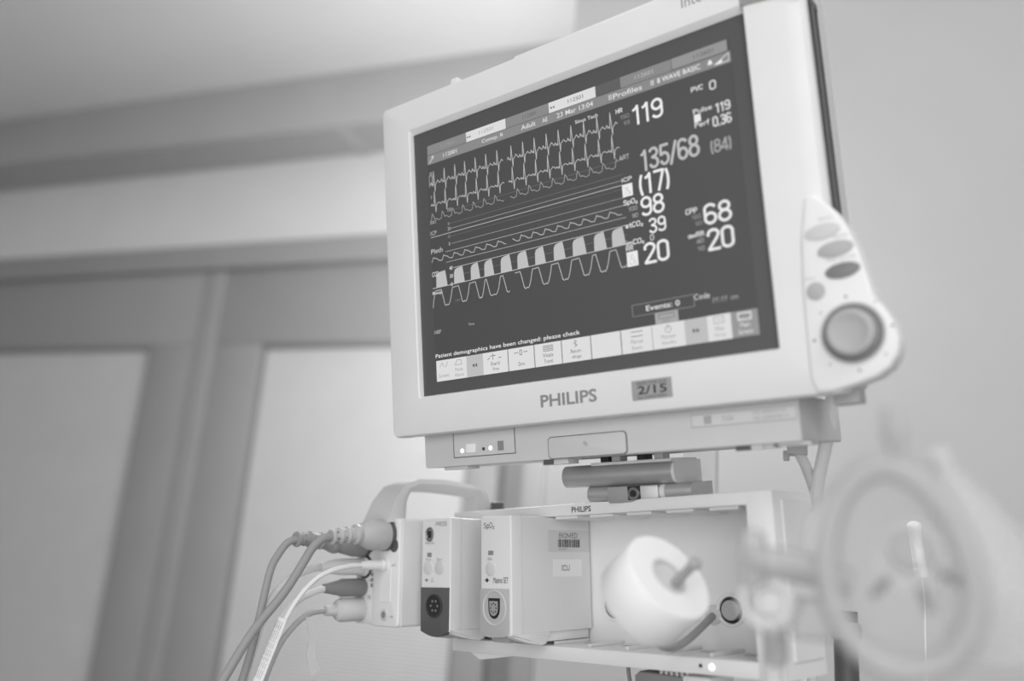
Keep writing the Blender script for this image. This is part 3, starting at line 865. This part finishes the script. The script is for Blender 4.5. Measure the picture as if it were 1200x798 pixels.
# oxygen saturation module
S = Thing('plug_in_module', RACKF, (19, -9, -50), 'white plug-in module marked SpO2 with barcode sticker on its side', 'module', 'plug-in modules in the rack')
W = 38.5
S.part('module_body', MB().prism(rrect(0, W, 0, 100, 1.5, None, 2), -105, -13.5), 'white_plastic')
S.part('front_cover', MB().prism(rrect(-0.3, W + 0.3, -0.3, 100.3, 2.0, None, 3), -13.0, 0.0, bev=1.2, seg=3), 'white_plastic')
S.part('cover_seam', MB().box(0.2, W - 0.2, 0.2, 99.8, -13.5, -13.0), 'ink_light')
lo = S.part('lower_panel', MB().prism([(-0.6, 38), (W - 2, 38), (W - 2, 0.5), (30, -2), (12, -3), (-0.6, -1)], -5, 0.9, bev=0.5), 'slate_plastic', label='grey lower panel')
S.part('socket_ring', MB().torus((18.2, 22, 0.9), (0, 0, 1), 14.2, 0.8, 36, 8), 'grey_plastic', lo)
dpt = [(18.2 + 7 * math.cos(a), 21.4 - 8.6 * math.sin(a)) for a in [PI * k / 12 for k in range(13)]]
S.part('socket', MB().prism([(11, 30), (25.4, 30)] + dpt, 0.2, 1.6, bev=0.3), 'black_plastic', lo)
S.part('socket_core', MB().prism([(13, 27.6), (23.4, 27.6)] + [(18.2 + 5.2 * math.cos(a), 21.6 - 6.4 * math.sin(a)) for a in [PI * k / 12 for k in range(13)]], 0.2, 2.0), 'sticker_grey', lo)
for k in range(8):
    a = 2 * PI * k / 8
    S.part('pin_hole', MB().lathe((18.2 + 3.4 * math.cos(a), 21.8 + 4 * math.sin(a), 1.9), (0, 0, 1), [(0.8, 0), (0.8, 0.25)], 8), 'ink_dark', lo)
S.part('indicator', MB().box(9.6, 16.4, 66.6, 70.4, -0.5, 0.4, 0.3, 1), 'ink_grey')
S.part('round_button', MB().lathe((13, 54.6, -0.3), (0, 0, 1), [(6.4, 0), (6.2, 1.0), (5.0, 1.5)], 28), 'button_light')
S.strokes('SpOz', (3.5, 90, 17.5, 95), 'ink_dark', None, 0.12, None, 0.11)
S.strokes('SpOz', (8.8, 62.4, 15, 64.6), 'ink_grey', None, 0.12)
S.text('Masimo SET', (16, 42.6, 35, 47.6), 0.12, 'ink_dark', spacing=0.9)
S.part('caution_dot', MB().lathe((8, 45, 0), (0, 0, 1), [(1.8, 0), (1.8, 0.12)], 12).ribbon([(4.6, 45), (11.4, 45)], 0.5, 0.12), 'ink_dark')
PX_ = ((W + 0.25, 0, 0), (0, 0, -1), (0, 1, 0))       # right side of the module: u runs backwards


def side_rect(u0, u1, v0, v1, off):
    return MB().prism([(u0, v0), (u1, v0), (u1, v1), (u0, v1)], 0, off, ((0, 0, -1), (0, 1, 0), (1, 0, 0)), (W, 0, 0))


s1 = S.part('barcode_sticker', side_rect(47.5, 105, 69, 88.6, 0.2), 'sticker_pale', label='pale barcode sticker')
S.strokes('BIOMED', (62, 81.6, 87.5, 86.2), 'ink_dark', s1, 0, PX_, 0.12)
u = 60.5
bars = MB()
random.seed(3)
while u < 91:
    w = random.choice((0.5, 0.5, 0.9, 1.4))
    for pt in ():
        pass
    bars.prism([(u, 73.2), (u + w, 73.2), (u + w, 80.4), (u, 80.4)], 0.1, 0.3, ((0, 0, -1), (0, 1, 0), (1, 0, 0)), (W, 0, 0))
    u += w + random.choice((0.5, 0.5, 0.8))
S.part('barcode', bars, 'ink_dark', s1)
S.text('476257', (61, 70.6, 73, 72.4), 0, 'ink_grey', s1, plane=PX_)
s2 = S.part('name_sticker', side_rect(53.6, 93, 47.2, 62.4, 0.2), 'sticker_white', label='white ICU sticker')
S.strokes('ICU', (64.5, 52.4, 75.5, 57.4), 'ink_dark', s2, 0, PX_, 0.12)
latch(S, W)

# pressure module
P = Thing('plug_in_module', RACKF, (-63, -9, -50), 'white plug-in module marked PRESS with dark grey socket panel', 'module', 'plug-in modules in the rack')
A0, A1 = -84.0, -42.3
P.part('module_body', MB().prism(rrect(A0, A1, 0, 101.5, 1.5, None, 2), -105, -13.5), 'white_plastic')
P.part('front_cover', MB().prism(rrect(A0 - 0.3, A1 + 0.3, -0.3, 101.8, 2.0, None, 3), -13.0, 0.0, bev=1.2, seg=3), 'white_plastic')
P.part('cover_seam', MB().box(A0 + 0.2, A1 - 0.2, 0.2, 101.2, -13.5, -13.0), 'ink_light')
cu_ = [(A0 + 1 + (A1 - A0 - 2) * k / 10, -1.5 - 4.5 * math.sin(PI * k / 10)) for k in range(11)]
lo = P.part('lower_panel', MB().prism([(A1 - 0.5, 38), (A0 + 0.5, 38)] + cu_, -5, 1.6, bev=0.8), 'dark_plastic', label='dark grey lower panel')
P.part('socket_rim', MB().lathe((-62.6, 21.5, 1.4), (0, 0, 1), [(10.8, 0), (10.8, 1.0), (9.6, 1.4), (9.2, 0.2)], 36, 1.1, (0, 1, 0), closed=False), 'ink_dark', lo)
P.part('socket', MB().lathe((-62.6, 21.5, 1.4), (0, 0, 1), [(9.3, 0), (9.3, 0.4)], 36, 1.1, (0, 1, 0)), 'black_plastic', lo)
for k in range(6):
    a = 2 * PI * k / 6
    P.part('pin', MB().lathe((-62.6 + 4.8 * math.cos(a), 21.5 + 4.8 * math.sin(a), 1.7), (0, 0, 1), [(1.1, 0), (1.1, 0.5)], 8), 'ink_grey', lo)
jk = P.part('output_jack', MB().lathe((-72.4, 87, -0.2), (0, 0, 1), [(5.6, 0), (5.4, 1.6), (4.4, 2.0), (3.6, 0.6)], 28, 1.25, (1, 0, 0), closed=False), 'screw_steel')
P.part('jack_hole', MB().lathe((-72.4, 87, 0), (0, 0, 1), [(3.8, 0), (3.8, 0.6)], 20), 'black_plastic', jk)
P.part('indicator', MB().box(-76, -69.5, 65.8, 70, -0.5, 0.4, 0.3, 1), 'ink_grey')
for x in (-74.6, -57.6):
    P.part('round_button', MB().lathe((x, 56, -0.3), (0, 0, 1), [(6.6, 0), (6.4, 0.9), (5.2, 1.4)], 28), 'button_light')
P.strokes('PRESS', (-64, 94.4, -47.5, 98.4), 'ink_grey', None, 0.12)
P.text('Pulse Out', (-79, 77.8, -66, 80.2), 0.12, 'ink_grey')
P.text('Press', (-78, 62.6, -70, 64.6), 0.12, 'ink_grey')
P.text('Zero', (-62, 62.6, -54, 64.8), 0.12, 'ink_grey')
P.part('caution_dot', MB().lathe((-76.5, 44.6, 0), (0, 0, 1), [(1.6, 0), (1.6, 0.12)], 12).ribbon([(-79.6, 44.6), (-73, 44.6)], 0.5, 0.12).ribbon([(-70, 43), (-66, 43), (-68, 47), (-70, 43)], 0.4, 0.12), 'ink_grey')
latch(P, A1)

# multi-measurement module with the cables
N = Thing('measurement_module', RACKF, (-120, 0, -70), 'white measurement module at left end with plugged-in cables and arched handle', 'module')
N.part('module_body', MB().prism(rrect(-148, -96, 1.5, 103, 3, None, 4), -168, 14), 'white_plastic')
N.part('front_panel', MB().prism(rrect(-139, -96.4, 1.5, 102.8, 4, None, 4), 13, 18, bev=1.6, seg=3), 'panel_plastic')
N.part('connector_panel', MB().prism(rrect(-171, -139.6, 3, 102, 3, None, 4), 2, 15.5, bev=1.2), 'panel_plastic')
fz = 18.1
for x, y, r in ((-104.8, 77.2, 6.4), (-147, 78, 6.4)):
    N.part('blank_socket', MB().lathe((x, y, fz - 0.3 if x > -139 else 15.3), (0, 0, 1), [(r, 0), (r, 0.6), (r - 1, 0.9)], 24), 'dark_plastic')
N.part('arrow_mark', MB().ribbon([(-113, 50), (-113, 36)], 1.0, fz).poly([(-116, 37, fz), (-110, 37, fz), (-113, 32, fz)]), 'ink_grey')
N.part('sliding_hatch', MB().box(-126, -108.5, 24, 56, 17, 18.4, 0.5, 1), 'panel_plastic')
N.part('release_button', MB().lathe((-118, 12.6, fz - 0.3), (0, 0, 1), [(5.8, 0), (5.6, 0.8), (4.4, 1.2)], 24), 'grey_plastic')
N.part('button_mark', MB().lathe((-118, 12.6, fz + 0.95), (0, 0, 1), [(3.2, 0), (3.2, 0.1)], 16), 'ink_grey')
for t, bx, z_ in (('ECG', (-110, 97.5, -103, 99.5), fz), ('Press', (-127, 72, -118, 74), fz), ('SpO2', (-108, 57, -102, 60), fz), ('NBP', (-109, 10, -104, 12), fz), ('Temp', (-150, 64, -144, 66), 15.65), ('CO2', (-149, 43, -144, 45), 15.65), ('RR', (-149, 26, -144, 30), 15.65)):
    N.text(t, bx, z_, 'ink_grey')
for k in range(4):
    N.part('key_notch', MB().box(-141.5, -138.8, 38 + k * 5.2, 41.4 + k * 5.2, 15, 18.6, 0.3, 1), 'ink_grey')
# arched handle along the top
hp = [(-150, 26, 100), (-150, 17, 122), (-150, 6, 137), (-150, -12, 144), (-150, -45, 145.5), (-150, -80, 143), (-150, -100, 140), (-150, -109, 132), (-150, -112, 104)]
ins = [(-150, 4, 100), (-150, 3, 120), (-150, -1, 129), (-150, -10, 132.5), (-150, -45, 133), (-150, -78, 131), (-150, -89, 129.5), (-150, -92.5, 126), (-150, -94, 104)]
L = []
for i, ((a, z1, y1), (c, z2, y2)) in enumerate(zip(hp, ins)):
    xl = -148 + 3.6 * i          # the grip narrows towards the back
    L.append([(xl, y1, z1), (-106, y1 - 1.0, z1), (-103, (y1 + y2) / 2, (z1 + z2) / 2), (-106, y2, z2), (xl, y2, z2), (xl - 2, (y1 + y2) / 2, (z1 + z2) / 2)])
N.part('carry_handle', MB().loops(L, True, True), 'grey_plastic', label='arched grey carrying handle', angle=45)
N.part('handle_hinge', MB().box(-105, -97, 102, 124, -124, -110, 1.2), 'dark_plastic')

# ------------------------------------------------------------------ cables and plugs
ZA = (0, 0, 1)


def relief(T, path, r, m_):
    """ribbed strain relief: a row of rings on the cable's start"""
    T.part('strain_relief', MB().tube(path, r, 14, 4), m_)


def plug_cable(name, label, body, bm_, cable, cr, cm_, rel=None, collar=None):
    T = Thing(name, RACKF, body[0], label, 'cable', 'cables plugged into the left module')
    o, prof = body[1], body[2]
    T.part('plug', MB().lathe(o, (0, 0, 1) if len(body) < 4 else body[3], prof, 28), bm_)
    if collar:
        T.part('collar', MB().lathe(collar[0], ZA, collar[1], 28), collar[2])
    if rel:
        n = len(rel) - 1
        T.part('strain_relief', MB().tube(rel, [7.6] + [6.6] * (n - 1) + [5.4], 14, 5), bm_)
        V = [Vector(p) for p in rel]
        for k in range(n + 1):
            t = (V[min(k + 1, n)] - V[max(k - 1, 0)]).normalized()
            mb = MB().lathe(V[k] - t * 1.3, t, [(7.0, 0), (8.4 - 0.35 * k, 0.8), (8.4 - 0.35 * k, 2.0), (7.0, 2.8)], 20)
            T.part('relief_ring', mb, bm_)
        for k in range(n):
            c_ = (V[k] + V[k + 1]) / 2
            t = (V[k + 1] - V[k]).normalized()
            sx_ = t.cross(Vector((0, 1, 0))).normalized()
            up_ = sx_.cross(t)
            for a in range(6):
                d = sx_ * math.cos(a * PI / 3 + 0.4) + up_ * math.sin(a * PI / 3 + 0.4)
                T.part('relief_hole', MB().lathe(c_ + d * (6.2 - 0.2 * k), d, [(1.5, 0), (1.3, 0.5)], 8), 'ink_grey')
    T.part('lead', MB().tube(cable, cr, 12, 8), cm_)
    return T


plug_cable('ecg_cable', 'thick grey cable with big round ribbed plug, topmost on the left module',
           ((-116, 88, 20), (-116, 87.4, 18.6), [(14.4, 0), (14.8, 6), (15, 14), (14.2, 22), (11, 29), (8.6, 33), (9.6, 35), (9.6, 38), (7.6, 39)]), 'plug_grey',
           [(-117, 84.8, 83), (-117.5, 82.6, 92), (-119, 74, 101), (-121, 60, 109), (-124, 36, 124), (-128, 4, 150), (-131, -32, 172), (-134, -70, 194)], 4.0, 'rubber_grey',
           rel=[(-116, 87.0, 57), (-116, 86.6, 65), (-116.5, 86, 73), (-117, 84.8, 81)], collar=((-116, 87.4, 17.6), [(14.6, 0), (15.2, 0.5), (15.2, 4.6), (14.4, 5)], 'dark_plastic'))
plug_cable('ecg_cable', 'grey cable with ribbed plug, half hidden behind the topmost plug',
           ((-156, 86, 16), (-156, 78.6, 15.5), [(11, 0), (11.6, 6), (11.4, 16), (9, 26), (7.4, 34), (8.4, 36), (8.4, 39), (7, 40)]), 'rubber_grey',
           [(-152, 83.2, 98), (-152, 80, 107), (-151, 70, 116), (-150.5, 55, 124), (-150, 17, 132), (-150, -12, 138), (-150, -48, 148), (-150, -80, 156)], 3.6, 'rubber_grey',
           rel=[(-156, 79.5, 56), (-154, 82, 70), (-153, 83.6, 83), (-152, 83.4, 97)], collar=((-156, 78.6, 15.6), [(11, 0), (11.8, 0.5), (11.8, 3.6), (11, 4)], 'dark_plastic'))
T = plug_cable('probe_cable', 'translucent pale cable with long white plug, second row on the left module',
               ((-155, 57.6, 17), (-155, 57.6, 15.5), [(9.4, 0), (9.4, 3), (8.2, 4), (8.2, 26), (6.8, 40), (4.2, 52)]), 'cable_white',
               [(-155, 57.8, 66), (-154, 55, 82), (-154, 45.9, 103), (-157, 23.8, 121), (-159, -19.2, 133), (-159, -46.8, 140), (-159, -76, 146)], 3.6, 'clear_tube')
T.part('socket_ring', MB().lathe((-155, 57.6, 15.2), ZA, [(11.5, 0), (11.5, 1.2), (9.2, 1.4)], 28), 'ink_dark')
T = plug_cable('sensor_lead', 'thin white sensor lead with printed paper flag, plugged in by the arrow',
               ((-118, 59, 18), (-118, 59.0, 18), [(5.4, 0), (5.4, 5), (4.6, 6), (4.6, 22), (3.2, 28)]), 'cable_white',
               [(-118, 59.1, 44), (-118, 58.4, 58), (-119, 54, 80), (-121, 44, 98), (-124, 22, 116), (-128, -12, 130), (-130, -46, 142), (-132, -80, 154)], 2.3, 'cable_white')
pth = [Vector(p) for p in ((-122.5, 14, 121), (-125, -4, 127), (-127, -24, 134), (-129, -45, 141))]
fl = []
for p in pth:
    fl.append([p + Vector((-7, 1.5, 4)), p + Vector((3, -1.0, 2.0)), p + Vector((3, -1.4, 1.2)), p + Vector((-7, 1.0, 3.2))])
fg = T.part('paper_flag', MB().loops(fl, True, True), 'sticker_white', label='white printed paper flag')
for k in range(4):
    o_ = pth[0] + Vector((-6 + 2.3 * k, 1.4 - 0.6 * k, 4.1 - 0.45 * k))
    d = pth[-1] - pth[0]
    T.text('single patient use only do not reuse', (3, -0.7, 52, 0.8), 0, 'ink_grey', fg, plane=(o_ + Vector((0, 0.2, 0.5)), d.normalized(), Vector((1, -0.25, -0.2)).normalized()))
plug_cable('temperature_cable', 'short dark grey tapered plug with pale lead, third row on the left module',
           ((-158, 37.6, 16), (-158, 37.6, 15.5), [(8.2, 0), (8.8, 2), (8.8, 26), (7.4, 29), (4.2, 46)]), 'ink_grey',
           [(-158, 37.4, 58), (-157, 35, 72), (-155, 26.7, 92), (-149, 10, 112), (-142, -20, 128), (-141, -50, 140), (-141, -80, 150)], 3.2, 'cable_white')
plug_cable('pressure_cable', 'pale cable with fat white cylinder plug, lowest on the left module',
           ((-160, 16.6, 16), (-160, 16.6, 15.5), [(10.4, 0), (11.4, 2), (11.4, 24), (9.8, 28), (5.4, 30), (4.6, 42)]), 'sticker_pale',
           [(-160, 17, 56), (-158, 14.9, 76), (-156, 4, 94), (-154, -14, 110), (-152, -44, 124), (-151, -80, 136)], 2.8, 'plug_grey')
tg = single('tape_strip', MB().prism([(-5, 0), (4, -2), (8, -22), (7, -38), (13, -48), (4, -54), (-2, -34), (0, -18)], -0.4, 0.4, ((0, 0, -1), (0, 1, 0), (1, 0, 0)), (-150, 13, 80)), 'clear_tube', RACKF, (-150, 2, 80), 'loose translucent plastic strip dangling below the lowest white plug', 'strip')

# right-hand cables under the screen
k1 = Thing('power_cord', WORLD, (5, 690, 140), 'thick pale cord hanging straight down from the control wing', 'cord')
k1.part('lead', MB().tube([(7.5, 690, 150), (7.1, 692, 142), (3.5, 709, 116), (-5, 749, 80), (-11.4, 781, 33), (-16, 800, -30), (-18, 806, -140), (-18, 806, -420)], 5.2, 14), 'cable_white')
k1.part('clip', MB().box(4, 13, 686, 698, 146, 152, 1), 'white_plastic')
k2 = Thing('network_cable', WORLD, (-19, 735, 108), 'grey cable with clipped plug slanting from the base corner behind the pale cord', 'cord')
k2.part('lead', MB().tube([(-19.5, 735, 110), (-17, 738, 102), (-12.6, 742, 92), (-6, 763, 67), (-8, 786, 19), (-12, 800, -60), (-14, 810, -420)], 4.4, 14), 'grey_plastic')
k2.part('plug_housing', MB().box(-28, -12, 728, 744, 103, 113, 2), 'plug_grey')
k2.part('clip', MB().box(-31, -26, 730, 736, 98, 106, 0.8), 'mid_plastic')

# ------------------------------------------------------------------ foreground
AX, AY, AZ = Vector((0.9401, 0.3331, 0.0729)), Vector((0.0182, -0.2625, 0.9648)), Vector((0.3405, -0.9056, -0.2528))


def cam_dir(x, y, z):
    return (AX * x + AY * y + AZ * z).normalized()


# roll of tape on its rod
RC = Vector((-94.6, 571.7, 0.2))
n = cam_dir(0.50, 0.72, 0.48)
t = Thing('tape_roll', WORLD, RC - n * 33, 'fat roll of white tape on a rod in front of empty slots', 'tape roll')
t.part('tape_winding', MB().lathe(RC - n * 33, n, [(13.5, 0), (31.0, 0), (32, 1.5), (32, 31.5), (31, 33), (13.5, 33), (13.5, 0)], 56, closed=False), 'tape_white', angle=40)
t.part('tape_core', MB().lathe(RC - n * 32.4, n, [(11.6, 0), (13.6, 0), (13.6, 31.8), (11.6, 31.8), (11.6, 0)], 40, closed=False), 'cardboard')
h = Thing('tape_holder', WORLD, RC - n * 45, 'dark bent metal rod carrying the white tape roll', 'holder')
off = cam_dir(0.45, -0.8, 0) * 6.0
p0 = RC + off
h.part('rod', MB().tube([p0 + n * 22, p0, p0 - n * 30, p0 - n * 46], 2.9, 12, 4), 'sticker_grey')
h.part('rod_tip', MB().lathe(p0 + n * 20, n, [(3.3, 0), (4.4, 1), (4.4, 4), (3.0, 5)], 16), 'mid_plastic')
def from_rack(x, y, z):
    return (RACKF @ (Vector((x, y, z)) * MM) - CAM) / MM


wp = from_rack(170, 16, -107)
mid = p0 - n * 46
h.part('side_arm', MB().tube([mid, mid * 0.55 + wp * 0.45 + Vector((0, 0, -20)), wp], 3.0, 12, 8), 'sticker_grey')
h.part('wall_pad', MB().lathe(wp, from_rack(170, 16, -100) - wp, [(8, 0), (8, 2), (5, 3)], 24), 'grey_plastic')
h.part('core_disc', MB().lathe(RC - n * 4.5, n, [(11.4, 0), (11.4, 2)], 32), 'cardboard')

# clear plastic face mask with its thick cushion
FS = 0.80
MC = Vector((33.4, 483.9, 12.5)) * FS
mn = cam_dir(-0.42, 0.10, 0.90)
mu = cam_dir(-0.16, 0.98, 0.0)
mu = (mu - mn * mu.dot(mn)).normalized()
ms = mu.cross(mn)
k = Thing('face_mask', WORLD, MC - mu * 46, 'blurred clear plastic oval face mask with thick rim in right foreground', 'mask')


def oval(rx, ry, h_, cx=0.0, cy=0.0, n_=40):
    out = []
    for i in range(n_):
        a = 2 * PI * i / n_
        egg = 1.0 - 0.12 * math.sin(a)
        out.append(MC + (ms * (cx + rx * egg * math.cos(a)) + mu * (cy + ry * math.sin(a)) + mn * h_) * FS)
    return out


rim = []
for j_ in range(13):
    a = 2 * PI * j_ / 12
    rim.append(oval(33.5 + 6.5 * math.cos(a), 50 + 6.5 * math.cos(a), 7.5 * math.sin(a)))
k.part('cushion_rim', MB().loops(rim), 'cushion_plastic', label='thick translucent cushion rim')
k.part('dome', MB().loops([oval(36, 53, -5), oval(34, 50, -16, 1), oval(29, 41, -28, 2), oval(21, 28, -38, 4), oval(13, 15, -44, 6), oval(11, 11, -47, 6), oval(11, 11, -70, 6)]), 'clear_plastic', label='clear dome')
hub = MC + (ms * 6 - mn * 46) * FS
k.part('connector_tube', MB().lathe(hub, -mn, [(9.8, 0), (9.8, 3), (8.6, 3.4), (8.6, 20), (7.4, 20), (7.4, 2)], 28, closed=False), 'clear_tube')
hr = k.part('hook_ring', MB().torus(hub + mn * 2, mn, 13.6, 1.3, 32, 8), 'clear_tube')
for a in (3.9, 4.9, 5.7):
    d = ms * math.cos(a) + mu * math.sin(a)
    k.part('hook', MB().tube([hub + d * 13 + mn * 2, hub + d * 20 + mn * 3, hub + d * 23 + mn * 7], [1.8, 2.0, 1.4], 8, 3), 'ink_grey', hr)
vb = MC + (mu * 54 + ms * 9) * FS
k.part('inflation_valve', MB().lathe(vb, mu, [(2.8, 0), (3.3, 2), (3.3, 7), (4.8, 8), (4.8, 12), (3.4, 13), (3.4, 19), (2.4, 21)], 20), 'mid_plastic', label='small grey inflation valve')

# translucent cone behind the mask
g = Thing('hose_cone', WORLD, (77, 480, -10), 'blurred translucent plastic cone behind right side of the face mask', 'cone')
ca = cam_dir(0.42, -0.90, -0.1)
c0 = Vector((50, 425, 58))
g.part('cone_shell', MB().lathe(c0, ca, [(5, 0), (6, 6), (12, 20), (22, 46), (27, 66), (28, 84)], 40, closed=False), 'cone_plastic')
g.part('cone_neck', MB().lathe(c0 - ca * 6, ca, [(4.5, 0), (5.2, 1), (5.2, 6), (5, 8)], 24), 'clear_tube')
g.part('cone_rim', MB().torus(c0 + ca * 84, ca, 28, 1.2, 40, 8), 'clear_plastic')

# pale clamp at the rack corner
CS = 0.84
cl = Thing('hose_clamp', WORLD, (-22 * CS, 541 * CS, -12 * CS), 'blurred pale plastic clamp with round loop at rack corner beside the mask', 'clamp')


def cv(*p):
    return Vector(p) * CS


cl.part('clamp_bar', MB().tube([cv(-43, 532.6, 11.5), cv(-22, 541, 11.5), cv(-1, 549.4, 8), cv(14, 553, 4)], [7.4, 8, 8, 6.6], 16, 4), 'cushion_plastic')
cl.part('clamp_jaw', MB().box(-47 * CS, -33 * CS, 528 * CS, 546 * CS, -2 * CS, 30 * CS, 3), 'cushion_plastic')
cl.part('loop', MB().torus(cv(-33, 541, -10), cam_dir(-0.3, 0.1, 0.95), 13 * CS, 4.2 * CS, 32, 10), 'clear_tube')
cl.part('loop_boss', MB().lathe(cv(-31, 545, -10), cam_dir(-0.3, 0.1, 0.95), [(6.6, 0), (6.6, 5), (5, 6.6)], 24), 'sticker_pale')
cl.part('hinge_block', MB().box(-20 * CS, 4 * CS, 548 * CS, 575 * CS, -30 * CS, -6 * CS, 3), 'cushion_plastic')
cl.part('grip', MB().tube([cv(-6, 552, 16), cv(-2, 556, 34), cv(6, 560, 52)], [6.6, 8.4, 5.8], 14, 4), 'clear_tube')
cl.part('clamp_stem', MB().tube([cv(-31, 560, -22), cv(-30, 600, -44), cv(-33, 615, -70), cv(-34, 620, -420)], 6.2, 14, 6), 'sticker_pale')

# small things behind the mask
w1 = Thing('white_plug', WORLD, (78.2, 842, 16), 'small sharp white cylinder plug seen through the mask', 'plug')
w1.part('sleeve', MB().lathe((78.2, 842.1, 15.9), Vector((-5.4, -13.9, 42.4)), [(5.2, 0), (5.8, 1), (5.8, 7), (5.2, 7.4), (5.4, 40), (5.8, 41), (5.8, 45), (4.2, 47), (1.4, 48)], 24), 'tape_white')
w1.part('lead', MB().tube([(78.2, 842.1, 18), (80, 846, -10), (79, 850, -80), (78, 850, -420)], 0.8, 10, 6), 'cable_white')
d1 = Thing('infusion_stand', WORLD, (17, 913, FL), 'dark upright stand tube behind the mask at bottom edge', 'stand')
d1.part('tube', MB().lathe((17, 913, FL + 20), (0, 0, 1), [(11, 0), (11, 1310)], 24), 'dark_plastic')
d1.part('collar', MB().lathe((17, 913, -46), (0, 0, 1), [(11.4, 0), (14, 2), (14, 14), (11.4, 16)], 24), 'mid_plastic')
d1.part('foot_plate', MB().lathe((17, 913, FL), (0, 0, 1), [(70, 0), (70, 14), (20, 26)], 40), 'grey_plastic')
r1 = Thing('wall_rail', WORLD, (420, WY - 30, -50), 'dark horizontal rail end on the pale wall at right edge', 'rail')
r1.part('rail_bar', MB().box(318, 1100, WY - 40, WY - 28, -62, -34, 2), 'ink_grey')
for x in (380, 700, 1020):
    r1.part('rail_bracket', MB().box(x - 12, x + 12, WY - 28, WY, -58, -38, 1), 'mid_plastic')

# under the shelf
u1 = Thing('connector_box', RACKF, (150, -60, -80), 'dark grey ribbed connector hanging below the rack shelf', 'connector')
u1.part('housing', MB().prism([(122, -60), (122, -30), (127, -26.6), (176, -28.4), (182, -60)], -104, -58, bev=2), 'ink_grey')
for i in range(6):
    u1.part('rib', MB().box(146 + i * 5, 148.5 + i * 5, -28.4, -24.0, -96, -60, 0.4, 1), 'grey_plastic')
u1.part('end_cap', MB().box(170, 196, -40, -26.5, -90, -56, 2), 'rack_plastic')
u2 = single('thin_cable', MB().tube([(107, -22, -70), (107, -30, -70), (109, -50, -70), (112, -120, -70)], 1.7, 10), 'ink_grey', RACKF, (107, -22, -70), 'thin dark cable hanging down beneath the rack shelf', 'cable')
